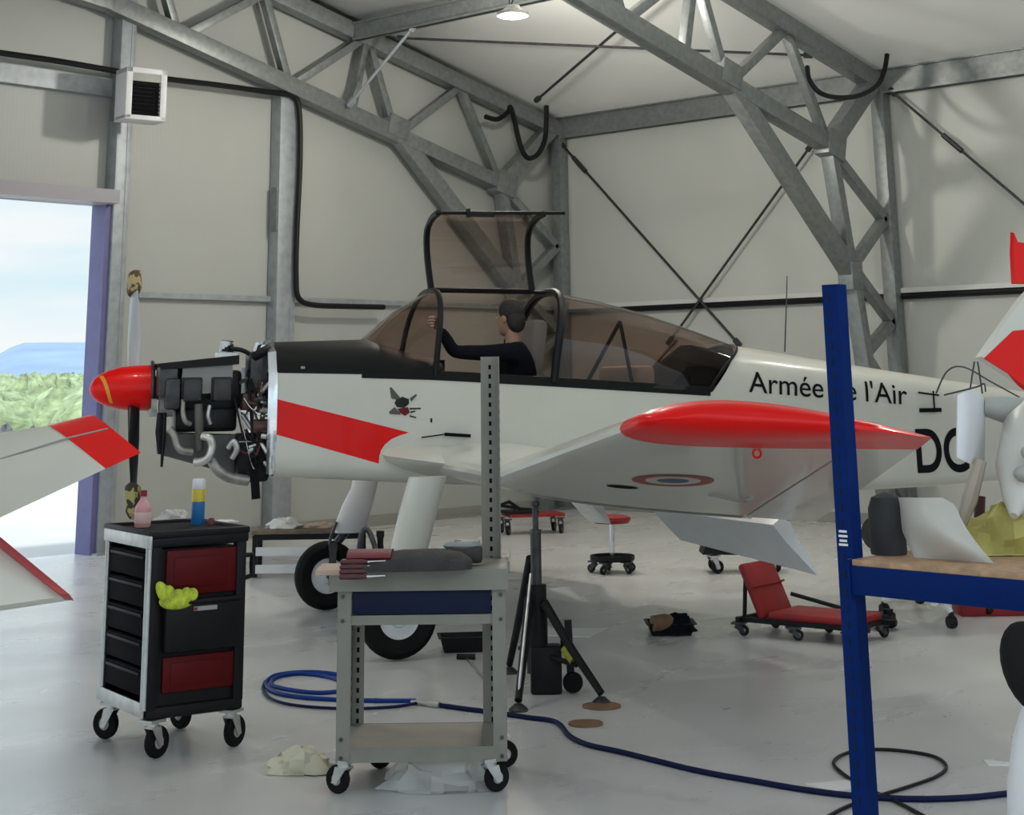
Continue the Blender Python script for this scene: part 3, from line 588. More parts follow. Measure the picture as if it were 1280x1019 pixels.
# ------------------------------------------------------------------ propeller
hx = -1.585; hz = 1.62
m = MB(); m.lathe([(.004, -.262), (.03, -.255), (.06, -.235), (.09, -.20), (.118, -.14), (.138, -.06), (.147, .02), (.150, .10), (.150, .155), (.10, .157)], (hx, 0, hz), (1, 0, 0), 36); spn = m.build('spinner', M_red, ap, ang=50)
SPR = [(-.262, .004), (-.255, .03), (-.235, .06), (-.20, .09), (-.14, .118), (-.06, .138), (.02, .147)]
def spr(z): return interp(SPR, z)[0]+.002
m = MB(); m.loft([[Vector((hx+z+dz, -spr(z+dz)*math.sin(a), hz+spr(z+dz)*math.cos(a))) for dz in (0, .012, .024)] for a, z in [(.55+1.9*k/14, -.205+.075*k/14) for k in range(15)]], closed=False); m.build('yellow_stripe', mat('yellow_stripe', (.75, .30, .02), .4), spn)
phi = R(28)
for k, (sgn, mt) in enumerate(((1, mat('prop_grey', (.42, .42, .44), .3, coat=.3)), (-1, mat('prop_black', (.014, .014, .016), .35)))):
    dv = Vector((0, math.sin(phi), math.cos(phi)))*sgn; sv = Vector((0, math.cos(phi), -math.sin(phi)))*sgn
    m = MB(); rings = []
    for r_, ch, tw, tk in ((.09, .085, 60, .05), (.20, .10, 52, .04), (.35, .125, 40, .028), (.5, .13, 32, .022), (.65, .12, 26, .017), (.78, .10, 22, .012), (.86, .07, 20, .008), (.885, .03, 20, .005)):
        a = R(tw); cv = Vector((-1, 0, 0))*math.sin(a)+sv*math.cos(a); nv = Vector((1, 0, 0))*math.cos(a)+sv*math.sin(a)
        rings.append([Vector((hx+.03, 0, hz))+dv*r_+cv*(ch/2*math.cos(2*PI*i/14))+nv*(tk/2*math.sin(2*PI*i/14)) for i in range(14)])
    m.loft(rings); m.build('propeller_blade', mt, ap, ang=60)
    tp = Vector((hx+.03, 0, hz))+dv*.88
    m = MB(); rings = []
    for r_, ch, tk in ((.73, .062, .035), (.75, .075, .045), (.82, .072, .045), (.885, .062, .04), (.90, .03, .02)) if sgn > 0 else ((.70, .07, .045), (.72, .078, .05), (.80, .076, .05), (.87, .066, .045), (.90, .05, .03)):
        a = R(24); cv = Vector((-1, 0, 0))*math.sin(a)+sv*math.cos(a); nv = Vector((1, 0, 0))*math.cos(a)+sv*math.sin(a)
        rings.append([AMX @ (Vector((hx+.03, 0, hz))+dv*r_+cv*(ch*math.cos(2*PI*i/14)*(1+.1*math.sin(i*2.1+r_*30)))+nv*(tk*math.sin(2*PI*i/14))) for i in range(14)])
    m.loft(rings)
    one(m, 'blade_cover', M_gold if sgn > 0 else M_camo, 'brown padded cover pulled over the upper propeller blade tip' if sgn > 0 else 'camouflage cloth cover hanging on the lower propeller blade tip', 'blade cover')
# ------------------------------------------------------------------ engine
m = MB(); m.prism([(-.672, y, z) for y, z in ((-.44, 1.1), (-.36, 1.04), (.36, 1.04), (.44, 1.1), (.45, 1.70), (.38, 1.84), (.2, 1.915), (-.2, 1.915), (-.38, 1.84), (-.45, 1.70))], (-.014, 0, 0)); m.build('firewall', M_chrome, ap)
m = MB(); lip = [(y, z) for y, z in ((-.43, 1.06), (-.452, 1.3), (-.455, 1.70), (-.39, 1.845), (-.2, 1.925), (.2, 1.925), (.39, 1.845), (.455, 1.70), (.452, 1.3), (.43, 1.06))]
m.loft([[Vector((x, y*s_, 1.45+(z-1.45)*s_)) for y, z in lip] for x, s_ in ((-.655, 1.003), (-.69, 1.0), (-.715, .985), (-.70, .95))], closed=False); m.build('firewall_flange', M_chrome, ap)
m = MB(); m.box((-1.10, 0, 1.60), (.50, .30, .26), bev=.03); m.cyl((-1.35, 0, 1.62), (-1.46, 0, 1.62), .085, .07); m.cyl((-1.30, 0, 1.62), (-1.36, 0, 1.62), .13, .12); m.box((-1.08, 0, 1.42), (.42, .26, .18), bev=.03)
en = m.build('engine', M_eng, ap)
m = MB(); m.lathe([(.04, -.012), (.175, -.012), (.18, 0), (.175, .012), (.04, .012)], (-1.44, 0, 1.62), (1, 0, 0), 40); m.build('ring_gear', M_steeld, en)
for sg in (-1, 1):
    for x in (-1.205, -1.01):
        m = MB()
        for k in range(9): m.lathe([(.05, 0), (.078, 0), (.078, .006), (.05, .006)], (x, sg*(.15+k*.017), 1.61), (0, sg, 0), 18)
        m.cyl((x, sg*.14, 1.61), (x, sg*.34, 1.61), .058); m.box((x, sg*.315, 1.61), (.15, .06, .16), bev=.015); m.build('cylinder', M_eng, en)
        m = MB(); m.box((x, sg*.375, 1.60), (.125, .055, .145), bev=.026)
        for dx in (-.045, .045):
            for dz in (-.055, .055): m.cyl((x+dx, sg*.40, 1.60+dz), (x+dx, sg*.408, 1.60+dz), .007, .007, 6)
        m.build('rocker_cover', mat('rocker_cover', (.03, .03, .031), .45), en)
m = MB(); m.box((-1.105, -.335, 1.675), (.33, .012, .19)); m.build('cooling_baffle', mat('pale_baffle', (.26, .26, .245), .5), en)
m = MB(); m.box((-1.105, .30, 1.66), (.36, .012, .2)); m.prism([(-1.43, -.36, 1.775), (-.90, -.36, 1.825), (-.90, -.36, 1.765), (-1.41, -.36, 1.735)], (0, .72, 0)); m.build('top_baffle', M_black, en)
m = MB(); m.box((-1.36, -.26, 1.66), (.13, .2, .19), bev=.02); m.box((-1.33, -.34, 1.58), (.10, .08, .2), bev=.02); m.build('front_baffle', M_steeld, en)
m = MB(); m.cyl((-1.40, -.20, 1.50), (-1.31, -.20, 1.50), .068, .068, 20); m.cyl((-1.45, -.20, 1.50), (-1.42, -.20, 1.50), .05, .05, 20); m.box((-1.44, -.2, 1.46), (.05, .06, .05)); m.build('alternator', M_greyp, en)
m = MB(); m.tube([(-1.40, -.28, 1.46), (-1.405, -.30, 1.34), (-1.395, -.30, 1.2)], [.018, .022, .012], 8); m.tube([(-1.37, -.28, 1.46), (-1.372, -.3, 1.3), (-1.378, -.3, 1.12)], [.014, .016, .008], 8); m.build('drain_tube', M_black, en)
m = MB(); m.prism([(-1.37, -.25, 1.33), (-1.37, -.25, 1.19), (-.92, -.25, 1.06), (-.80, -.25, 1.04), (-.80, -.25, 1.3)], (0, .5, 0)); m.build('oil_sump', mat('sump_grey', (.09, .09, .088), .5, .2), en)
def pipe(name, pts, r_, mt, par=None, seg=12):
    m = MB(); m.tube(smooth_path([lp(x, y, o_) for x, y, o_ in pts], 7), r_, seg); return m.build(name, mt, par or en)
M_exh = mat('exhaust_pipe', (.34, .32, .29), .4, .7, noise=.3, nscale=14)
pipe('exhaust_pipe', [(229, 500, -.36), (229, 516, -.38), (232, 527, -.38), (238, 530, -.36)], .016, M_exh)
pipe('exhaust_pipe', [(248, 505, -.36), (249, 530, -.36), (249, 562, -.32)], .028, mat('heat_pipe', (.12, .115, .105), .5, .3))
pipe('exhaust_pipe', [(212, 537, -.36), (218, 545, -.38), (221, 556, -.38), (227, 563, -.38), (240, 565, -.36)], .024, M_exh)
pipe('exhaust_pipe', [(253, 545, -.37), (262, 548, -.40), (265, 558, -.40), (261, 571, -.40), (252, 577, -.38), (243, 578, -.36)], .027, mat('bright_pipe', (.6, .58, .54), .3, .6))
pipe('exhaust_pipe', [(265, 575, -.34), (273, 588, -.36), (288, 597, -.36), (310, 601, -.34)], .036, M_exh)
pipe('intake_pipe', [(262, 507, -.35), (260, 520, -.36), (263, 530, -.35)], .014, M_alu)
pipe('intake_pipe', [(285, 560, -.36), (292, 552, -.38), (296, 562, -.38), (290, 573, -.36)], .022, M_alu)
m = MB(); m.box((-.80, -.24, 1.19), (.20, .24, .26), bev=.03); m.box((-.76, -.28, 1.10), (.16, .16, .18), bev=.03); m.build('carburettor_box', M_black, en)
m = MB(); p0 = lp(317, 575, -.36); p1 = lp(320, 624, -.36); m.beam(p0, p1, .02, .055, (1, 0, 0)); m.build('breather_strut', M_blackm, en)
for a, b_ in (((339, 476, -.40), (304, 516, -.25)), ((303, 518, -.25), (334, 566, -.40)), ((338, 462, -.3), (300, 478, -.15)), ((337, 585, -.38), (300, 545, -.2))):
    m = MB(); m.cyl(lp(*a), lp(*b_), .015, .015, 10); m.build('engine_mount_tube', M_alu, en)
m = MB(); m.box(lp(283, 447, -.15), (.14, .16, .07), bev=.01); m.cyl(lp(281, 446, -.15), lp(284, 427, -.15), .045, .045); m.build('filter_can', M_alu, en)
m = MB(); m.cyl(lp(283, 440, -.15), lp(284.5, 426, -.15), .05, .04); m.build('filler_cap', M_black, en)
pipe('oil_hose', [(288, 436, -.2), (303, 438, -.22), (317, 446, -.22), (325, 455, -.22), (320, 466, -.24), (310, 461, -.24)], .016, M_black)
pipe('oil_hose', [(318, 446, -.3), (328, 440, -.34), (335, 436, -.3)], .03, M_black)
m = MB(); m.box((-.76, -.18, 1.72), (.12, .26, .26), bev=.02); m.box((-.75, .15, 1.6), (.1, .3, .3), bev=.02); m.build('magneto', M_steeld, en)
m = MB(); m.box((-.82, -.26, 1.52), (.10, .14, .12), bev=.02); m.cyl((-.80, -.34, 1.36), (-.70, -.34, 1.36), .05); m.cyl((-.79, -.33, 1.47), (-.72, -.33, 1.50), .03); m.build('oil_filter', mat('brown_filter', (.07, .03, .025), .4), en)
rr = random.Random(5)
for k in range(16):
    a = (rr.uniform(292, 316), rr.uniform(470, 560), -.30-rr.random()*.1); c = (rr.uniform(325, 340), rr.uniform(470, 575), -.30-rr.random()*.08); mid = ((a[0]+c[0])/2+rr.uniform(-6, 6), max(a[1], c[1])+rr.uniform(-4, 14), -.38)
    pipe('ignition_lead' if k % 3 else 'fuel_line', [a, mid, c], rr.uniform(.004, .010), (M_black, M_black, M_chrome, mat('maroon_lead', (.10, .02, .015), .5))[k % 4], seg=6)
for k in range(10):
    px, py = rr.uniform(296, 336), rr.uniform(485, 580); q = lp(px, py, -.33-rr.random()*.06); m = MB(); m.cyl(q, q+Vector((rr.uniform(.03, .06), rr.uniform(-.02, .02), rr.uniform(-.03, .03))), rr.uniform(.012, .022), None, 8); m.build('hose_fitting', (M_chrome, M_alu, M_steeld)[k % 3], en)
# ------------------------------------------------------------------ lettering
def text_on_side(name, s, size, shear, p_left, p_right, sx=None, hgt=None, weight=0.0):
    """letters laid along the port side between two points (x, z) of the baseline"""
    cu = bpy.data.curves.new('lettering', 'FONT'); cu.body = s; cu.size = 1; cu.shear = shear; cu.offset = weight
    to = bpy.data.objects.new('lettering', cu); COL.objects.link(to); bpy.context.view_layer.update()
    me = to.evaluated_get(bpy.context.evaluated_depsgraph_get()).to_mesh(); bm = bmesh.new(); bm.from_mesh(me)
    COL.objects.unlink(to); bpy.data.objects.remove(to)
    for k in range(-6, 22):
        bmesh.ops.bisect_plane(bm, geom=bm.verts[:]+bm.edges[:]+bm.faces[:], plane_co=(0, k*.05, 0), plane_no=(0, 1, 0))
    bmesh.ops.triangulate(bm, faces=bm.faces)
    x0 = min(v.co.x for v in bm.verts); x1 = max(v.co.x for v in bm.verts)
    capv = hgt/.73
    L = p_right[0]-p_left[0]; k = L/(x1-x0)
    for v in bm.verts:
        t = (v.co.x-x0)/(x1-x0); x = p_left[0]+t*L; z = p_left[1]+(p_right[1]-p_left[1])*t+v.co.y*capv
        v.co = (x, -sidey(x, z)-.004, z)
    bmesh.ops.recalc_face_normals(bm, faces=bm.faces)
    fs_ = sorted(((min(v.co.x for v in f.verts), max(v.co.x for v in f.verts), f) for f in bm.faces), key=lambda q: q[0]); words = []; end = None
    for a, b_, f in fs_:      # one mesh for each word
        if end is None or a-end > .045: words.append([]); end = b_
        words[-1].append(f); end = max(end, b_)
    for wd in words:
        b2 = bmesh.new(); mp_ = {}
        for f in wd:
            for v in f.verts:
                if v not in mp_: mp_[v] = b2.verts.new(v.co)
            b2.faces.new([mp_[v] for v in f.verts])
        mo = bpy.data.meshes.new(name); b2.to_mesh(mo); b2.free(); mo.materials.append(M_text)
        o = bpy.data.objects.new(name, mo); COL.objects.link(o); o.parent = ap
    bm.free()
def sidey(x, z):
    w_, zb_, zs, ztp = fus(x)
    if z <= zs: return w_
    s_ = min(1, max(0, (z-zs)/(ztp-zs)))**(1/.72); return w_*max(0, 1-s_*s_)**.36
def sp_(px, py):
    q = lp(px, py, -.4)
    for _ in range(6): q = lp(px, py, -sidey(q.x, q.z))
    return q.x, q.z
text_on_side('lettering', "Armée de l'Air", 1, .06, sp_(936, 490), sp_(1135, 506), hgt=.155, weight=.004)
text_on_side('lettering', "DC", 1, 0, sp_(1147, 590), sp_(1212, 588), hgt=sp_(1147, 534)[1]-sp_(1147, 590)[1], weight=.02)
def side_poly(name, pts, mt, th=.004):
    m = MB(); ps = [sp_(*p) for p in pts]; m.prism([(x, -sidey(x, z)-.001, z) for x, z in ps], (0, -th, 0)); return m.build(name, mt, ap)
M_em = mat('emblem_grey', (.03, .03, .025), .6, spec=.1); M_em2 = mat('emblem_outline', (.12, .12, .105), .6, spec=.1); M_em3 = mat('emblem_red', (.16, .02, .03), .6, spec=.1)
side_poly('emblem', [(495, 500), (503, 496), (511, 499), (511, 505), (505, 510), (496, 509), (493, 504)], M_em)
side_poly('emblem', [(487, 485), (489, 484), (500, 497), (496, 500), (489, 498)], M_em2)
side_poly('emblem', [(512, 498), (520, 492.5), (521, 494.5), (514, 502)], M_em2)
side_poly('emblem', [(486, 515), (493, 509), (500, 516), (501, 518.5), (487, 517.5)], M_em2)
side_poly('emblem', [(497, 511), (510, 509), (512, 516), (506, 520), (500, 516)], M_em3)
for a in ((512, 510, 526, 510.5), (513, 514.5, 519, 514), (512, 519, 520, 522)): side_poly('emblem', [(a[0], a[1]), (a[2], a[3]-.7), (a[2], a[3]+.9), (a[0], a[1]+2)], M_em)
side_poly('door_catch', [(538, 523), (540, 523), (540, 528), (538, 528)], M_blackm)
m = MB(); q0 = lp(556, 543, -.585); q1 = lp(588, 545, -.585); m.beam(q0, q1, .02, .022); q2 = lp(527, 547, -.585); m.beam(q2, q0, .01, .008); m.build('step_handle', M_blackm, ap)
m = MB()
x_, z_ = sp_(1149, 513); x2, z2 = sp_(1174, 513)
m.box(((x_+x2)/2, -sidey(x_, z_)-.008, z_), (x2-x_, .012, .03)); m.beam((x_, -sidey(x_, z_)-.01, z_+.13), (x2, -sidey(x2, z2)-.01, z2+.11), .01, .012); m.cyl((x_*.25+x2*.75, -sidey(x2, z_)-.012, z_), (x_*.25+x2*.75, -sidey(x2, z_)-.012, z_+.14), .006, .006, 6); m.build('access_hatch', M_blackm, ap)
side_poly('cowl_badge', [(376, 458), (381, 458), (381, 461), (376, 461)], M_greyp)
# ------------------------------------------------------------------ person in the cockpit
def skinned(name, pts, edges, rads, mt, parent=None, sub=2, root=0):
    me = bpy.data.meshes.new(name); me.from_pydata([Vector(p) for p in pts], edges, []); me.materials.append(mt)
    o = bpy.data.objects.new(name, me); COL.objects.link(o)
    md = o.modifiers.new('Skin', 'SKIN'); md.use_smooth_shade = True
    if not me.skin_vertices: raise RuntimeError('no skin layer')
    for i, r_ in enumerate(rads): me.skin_vertices[0].data[i].radius = (r_, r_) if not isinstance(r_, tuple) else r_
    me.skin_vertices[0].data[root].use_root = True
    sd = o.modifiers.new('Sub', 'SUBSURF'); sd.levels = sub; sd.render_levels = sub
    if parent: o.parent = parent
    return o
yc = -.20
hd = lp(637, 398, yc); base_p = AMX @ Vector((hd.x+.04, yc, 1.37))
pe = thing('person', 'person in dark clothes sitting in the cockpit, one arm reaching forward', 'person', base_p, AR)
def pl(v_): v_ = Vector(v_); return v_-Vector((hd.x+.04, yc, 1.37))
hand = lp(547, 404, -.44); elb = lp(567, 440, -.44); shn = Vector((hd.x+.02, yc-.19, 1.835)); shf = Vector((hd.x+.02, yc+.19, 1.835))
hip = Vector((hd.x+.06, yc, 1.43))
B = [hip, Vector((hd.x+.07, yc, 1.60)), Vector((hd.x+.05, yc, 1.76)), Vector((hd.x+.02, yc, 1.885)), Vector((hd.x+.0, yc, 1.955)),
     shn, (shn+elb)/2+Vector((0, 0, -.01)), elb, (elb+hand)/2, hand+Vector((.012, 0, -.035)),
     shf, Vector((hd.x-.06, yc+.24, 1.66)), Vector((hd.x-.12, yc+.22, 1.54)), Vector((hd.x-.34, yc+.12, 1.52)),
     Vector((hd.x-.02, yc-.1, 1.43)), Vector((hd.x-.42, yc-.11, 1.46)), Vector((hd.x-.02, yc+.1, 1.43)), Vector((hd.x-.42, yc+.11, 1.46))]
skinned('body', [pl(q) for q in B], [(0, 1), (1, 2), (2, 3), (3, 4), (2, 5), (5, 6), (6, 7), (7, 8), (8, 9), (2, 10), (10, 11), (11, 12), (12, 13), (0, 14), (14, 15), (0, 16), (16, 17)],
        [.14, (.145, .15), (.15, .14), .075, .055, .075, .058, .050, .043, .034, .075, .055, .046, .035, .095, .075, .095, .075], M_cloth, pe)
# head with face, turned forward and a little down
m = MB(); m.M = Matrix.Translation(pl(hd)) @ Matrix.Rotation(R(-58), 4, 'Z') @ Matrix.Rotation(R(-6), 4, 'Y')
prof = [(-.115, .035, .045, -.03), (-.10, .055, .058, -.028), (-.075, .072, .066, -.018), (-.045, .083, .070, -.01), (-.01, .09, .074, -.002), (.03, .097, .077, .004), (.07, .094, .073, .008), (.10, .075, .058, .01), (.118, .045, .035, .01), (.125, .012, .01, .01)]
rings = []
for z, a, b2, cxx in prof:
    rg = []
    for k in range(24):
        th = 2*PI*k/24; x = -a*math.cos(th)+cxx; y = b2*math.sin(th)
        if math.cos(th) > .8:   # face side: nose, brow, lips
            x += {-.045: -.006, -.01: -.018, .03: -.002, -.075: -.004, -.10: -.008}.get(z, 0)*(1 if k == 0 else .35)
        rg.append(Vector((x, y, z)))
    rings.append(rg)
m.loft(rings)
m.lathe([(.05, 0), (.052, -.06), (.058, -.10)], (.012, 0, -.075), (0, 0, 1), 16)
for sg in (-1, 1): m.ell((.012, sg*.076, -.005), (.022, .010, .034), seg=10, nr=6)
m.prism([(-.094, -.012, -.02), (-.112, 0, -.026), (-.094, .012, -.02), (-.094, 0, .025)], (.01, 0, 0))
hdo = m.build('head', M_skin, pe, ang=70)
m = MB(); m.M = Matrix.Translation(pl(hd)) @ Matrix.Rotation(R(-58), 4, 'Z') @ Matrix.Rotation(R(-6), 4, 'Y')
for sg in (-1, 1): m.ell((-.083, sg*.032, .012), (.008, .014, .007), seg=10, nr=6)
m.build('eyes', M_white2, hdo)
m = MB(); m.M = Matrix.Translation(pl(hd)) @ Matrix.Rotation(R(-58), 4, 'Z') @ Matrix.Rotation(R(-6), 4, 'Y')
m.ell((.022, 0, .045), (.098, .088, .094), seg=24, nr=12); m.ell((.06, 0, -.02), (.06, .08, .09), seg=20, nr=10); m.build('hair', M_hair, hdo)
# hand closed on the canopy frame: palm and five fingers
hl = pl(hand)
m = MB(); m.ell(hl+Vector((.0, 0, 0)), (.028, .022, .045), Matrix.Rotation(.25, 3, 'Y'), 14, 8); pm = m.build('hand', M_skin, pe)
for k, (dz, ln) in enumerate(((.032, .030), (.012, .034), (-.008, .032), (-.026, .026))):
    b0 = hl+Vector((-.014, -.012, dz)); pts = [b0, b0+Vector((-ln, -.016, .008)), b0+Vector((-ln*1.45, .014, .006)), b0+Vector((-ln*1.1, .04, .0))]
    skinned('finger', pts, [(0, 1), (1, 2), (2, 3)], [.0095, .009, .0085, .007], M_skin, pm, 1)
b0 = hl+Vector((.004, .012, .02)); skinned('thumb', [b0, b0+Vector((-.018, .022, .02)), b0+Vector((-.042, .024, .026))], [(0, 1), (1, 2)], [.011, .010, .008], M_skin, pm, 1)
h2 = pl(Vector((hd.x-.37, yc+.11, 1.525)))
m = MB(); m.ell(h2, (.05, .04, .018), None, 14, 8); pm2 = m.build('hand', M_skin, pe)
for k in range(4):
    b0 = h2+Vector((-.035, -.03+.02*k, .004)); skinned('finger', [b0, b0+Vector((-.03, 0, .006)), b0+Vector((-.055, 0, -.006)), b0+Vector((-.068, 0, -.02))], [(0, 1), (1, 2), (2, 3)], [.009, .0085, .008, .006], M_skin, pm2, 1)
b0 = h2+Vector((.0, -.03, 0)); skinned('thumb', [b0, b0+Vector((-.02, -.025, 0)), b0+Vector((-.045, -.03, -.006))], [(0, 1), (1, 2)], [.011, .010, .008], M_skin, pm2, 1)
# ------------------------------------------------------------------ tool trolley (black, red panels)
M_tred = mat('trolley_red', (.10, .002, .003), .5, noise=.15, nscale=7, spec=.2)
tr = thing('tool_trolley', 'black tool trolley on casters with dark red side panels, left of the grey cart', 'tool trolley', V(-1.70, 8.03), VZ+R(33.6))
W, D = .475, .615
m = MB(); m.box((W/2, D/2, .185), (W, D, .05), bev=.012); m.box((W/2, D-.012, .52), (W-.06, .02, .64)); m.box((W-.012, D/2, .52), (.02, D-.06, .64)); m.box((W/2, .035, .52), (W-.08, .02, .66)); m.box((W/2+.02, D/2, .53), (W-.1, D-.1, .62)); m.build('body', M_black, tr)
for x, y in ((.025, .025), (W-.025, .025), (.025, D-.025), (W-.025, D-.025)):
    m = MB(); m.box((x, y, .53), (.055, .055, .68), bev=.014); m.build('corner_post', M_black, tr)
m = MB(); m.box((W/2, D/2, .885), (W+.02, D+.02, .05), bev=.016)
for c, s_ in (((W/2, .0, .915), (W+.02, .03, .03)), ((W/2, D, .915), (W+.02, .03, .03)), ((W, D/2, .915), (.03, D, .03)), ((0, D/2, .915), (.03, D, .03))): m.box(c, s_, bev=.008)
m.build('top_tray', M_black, tr)
m = MB(); m.box((W/2, D/2, .913), (W-.04, D-.04, .006)); m.build('tray_mat', M_rubber, tr)
for z0, z1 in ((.655, .845), (.26, .405)):
    m = MB(); m.box((W/2+.015, .018, (z0+z1)/2), (W-.12, .02, z1-z0), bev=.006); m.box((W/2+.01, .012, (z0+z1)/2), (W-.2, .02, (z1-z0)*.7), bev=.012); m.build('side_panel', M_tred, tr)
m = MB(); m.box((W/2+.015, -.005, .525), (W-.10, .05, .20), bev=.014); m.box((W/2+.015, -.004, .63), (W-.10, .075, .02), bev=.008); m.build('pocket', M_black, tr)
m = MB(); m.box((W/2+.02, -.034, .60), (.115, .006, .018)); bdg = m.build('badge', M_greyp, tr)
m = MB(); m.box((W/2-.03, -.039, .60), (.014, .004, .012)); m.build('badge_mark', M_redd, bdg)
m = MB(); m.cyl((-.006, .02, .2), (-.006, .02, .88), .017, None, 12); m.cyl((-.004, D-.05, .2), (-.004, D-.05, .88), .014, None, 12); m.box((-.014, D/2-.02, .885), (.012, D, .055), bev=.004); m.box((-.012, D/2, .20), (.012, D-.02, .06), bev=.004); m.build('chrome_edge', M_alu, tr)
for k, z in enumerate((.30, .42, .54, .66, .78)):
    m = MB(); m.box((.015, D/2, z), (.03, D-.12, .105), bev=.005); dw = m.build('drawer', M_blackm, tr)
    m = MB(); m.box((-.003, D/2, z+.035), (.014, D-.18, .014), bev=.004); m.build('handle', M_black, dw)
m = MB(); m.tube([(W, .05, .80), (W+.05, .05, .80), (W+.055, .06, .76), (W+.05, .05, .71), (W, .05, .70)], .012); m.build('push_handle', M_black, tr)
for x, y, a in ((.045, .03, .4), (W-.04, .04, .5), (.05, D-.05, 2.2), (W-.05, D-.05, 1.9)): caster('caster', tr, Vector((x, y, .16)), .066, a, .035)
for o_ in tr.children_recursive: o_.data.transform(Matrix.Diagonal((1, 1, 1.055, 1)))
# things on the trolley
TZ = .966
def GT(x, y): q = G(x, y, TZ); q.z = TZ; return q
m = MB(); b0 = tr.location+Matrix.Rotation(VZ+R(33.6), 3, 'Z') @ Vector((.125, .46, TZ)); m.lathe([(.005, 0), (.037, 0), (.040, .006), (.040, .085), (.036, .10), (.017, .128), (.014, .138), (.014, .15)], (0, 0, 0), seg=22); bt = thing('bottle', 'small pink plastic bottle with red cap on the trolley top', 'bottle', b0); m.build('body', M_pink, bt)
m = MB(); m.lathe([(.004, .145), (.017, .145), (.017, .172), (.004, .174)], seg=18); m.build('cap', M_redd, bt)
m = MB(); m.lathe([(.0405, .02), (.0408, .021), (.0408, .07), (.0405, .071)], seg=22, cap=False); m.build('label_band', mat('pink_label', (.80, .52, .50), .6), bt)
b0 = GT(247, 656); bt = thing('spray_can', 'tall spray can in blue, yellow and white on the trolley top', 'spray can', b0)
m = MB(); m.lathe([(.004, 0), (.031, 0), (.033, .004), (.033, .11)], seg=24); m.build('lower_body', mat('can_blue', (.02, .16, .42), .35), bt)
m = MB(); m.lathe([(.033, .11), (.033, .168), (.031, .172)], seg=24, cap=False); m.build('upper_body', mat('can_yellow', (.62, .47, .03), .35), bt)
m = MB(); m.lathe([(.031, .170), (.032, .172), (.032, .212), (.028, .218), (.004, .219)], seg=24); m.build('cap', M_white2, bt)
def crumple(name, c, sx, sy, sz, mt, label, cat, seed=1, rz=0.0, parent=None, kind=None):
    rd = random.Random(seed); m = MB(); seg, nr = 26, 9; ph = [rd.uniform(0, 6.3) for _ in range(8)]; rings = []
    for i in range(nr+1):
        a = -.12+(PI/2+.12)*i/nr; rg = []
        for k in range(seg):
            th = 2*PI*k/seg; f_ = 1+.16*math.sin(3*th+ph[0]+i)+.12*math.sin(5*th+ph[1]-i*1.3)+rd.uniform(-.09, .09)
            g_ = 1+.35*math.sin(2*th+ph[2]+i*.7)*math.cos(a)+rd.uniform(-.10, .10)
            rg.append(Vector((sx*max(math.cos(a), .03)*math.cos(th)*f_, sy*max(math.cos(a), .03)*math.sin(th)*f_, max(.002, sz*math.sin(a)*g_))))
        rings.append(rg)
    m.M = Matrix.Rotation(rz, 4, 'Z'); m.loft(rings); o = m.build(name, mt, parent, ang=25); o.location = c
    return tag(o, label, cat, kind=kind)
crumple('plastic_bag', GT(216, 652), .085, .05, .055, M_film, 'clear crumpled plastic bag between the bottle and spray can on the trolley', 'plastic bag', 4, VZ)
crumple('paper_scrap', GT(281, 653), .06, .035, .012, M_paper, 'flat white paper scrap at the right end of the trolley top', 'paper', 6, VZ)
m = MB(); m.lathe([(.004, 0), (.018, 0), (.019, .02), (.012, .034), (.004, .036)]); o = one(m, 'rubber_stopper', mat('maroon_cap', (.12, .015, .02), .4), 'small maroon stopper lying beside the spray can on the trolley', 'stopper'); o.location = GT(264, 657)
gl = thing('work_gloves', 'yellow green gloves hanging out of the front pocket of the black trolley', 'gloves', tr.location+Matrix.Rotation(VZ+R(33.6), 3, 'Z') @ Vector((.10, -.03, .675)), VZ+R(33.6))
for k, (x, h_, w_) in enumerate(((-.05, .095, .03), (-.02, .07, .03), (.02, .05, .035), (.06, .055, .03), (.09, .05, .03))):
    m = MB(); m.ell((x, .0, h_*.40), (w_, .018, h_*.62), Matrix.Rotation((k-2)*.28, 3, 'Y'), 14, 8); m.build('finger', M_hiviz, gl, ang=60)
m = MB(); m.ell((.02, .005, .0), (.09, .022, .04), None, 18, 8); m.build('palm', M_hiviz, gl)
# ------------------------------------------------------------------ grey workshop cart
CD0 = 7.36
ct = thing('workshop_cart', 'grey steel workshop cart on casters with a blue drawer and tall perforated upright', 'cart', V(-.40, CD0), VZ)
def cz(y, d=CD0): return P(530, y, d).z
def cx_(px, d=CD0): return (P(px, 800, d)-V(-.40, CD0)).dot(VR)
Lx, Rx = cx_(422), cx_(632); CDp = .50
z_lo0, z_lo1 = cz(953), cz(934); z_t0, z_t1 = cz(735), cz(712); 
def angle_post(name, x, y, z0, z1, sx, sy, w_=.055, holes=False, mt=M_cart):
    m = MB(); m.box((x+sx*w_/2, y, (z0+z1)/2), (w_, .004, z1-z0)); m.box((x, y+sy*w_/2, (z0+z1)/2), (.004, w_, z1-z0))
    if holes:
        m.mi = 1; n = int((z1-z0)/.042)
        for k in range(n):
            z = z0+.025+k*.042
            m.box((x+sx*w_*.5, y, z), (.012, .0055, .02)); m.box((x, y+sy*w_*.5, z+.012), (.0055, .012, .018))
    return m.build(name, [mt, M_blackm], ct)
angle_post('front_leg', Lx, 0, z_lo0, z_t1, 1, 1); angle_post('front_leg', Rx, 0, z_lo0, z_t1, -1, 1)
blx = cx_(443, CD0+CDp); angle_post('rear_leg', blx-.01, CDp, z_lo0, z_t1, 1, -1, .055, True)
trx1 = cx_(627, CD0+CDp); angle_post('tall_upright', trx1, CDp, z_lo0, P(612, 446, CD0+CDp).z, -1, -1, .085, True)
m = MB(); m.mi = 1
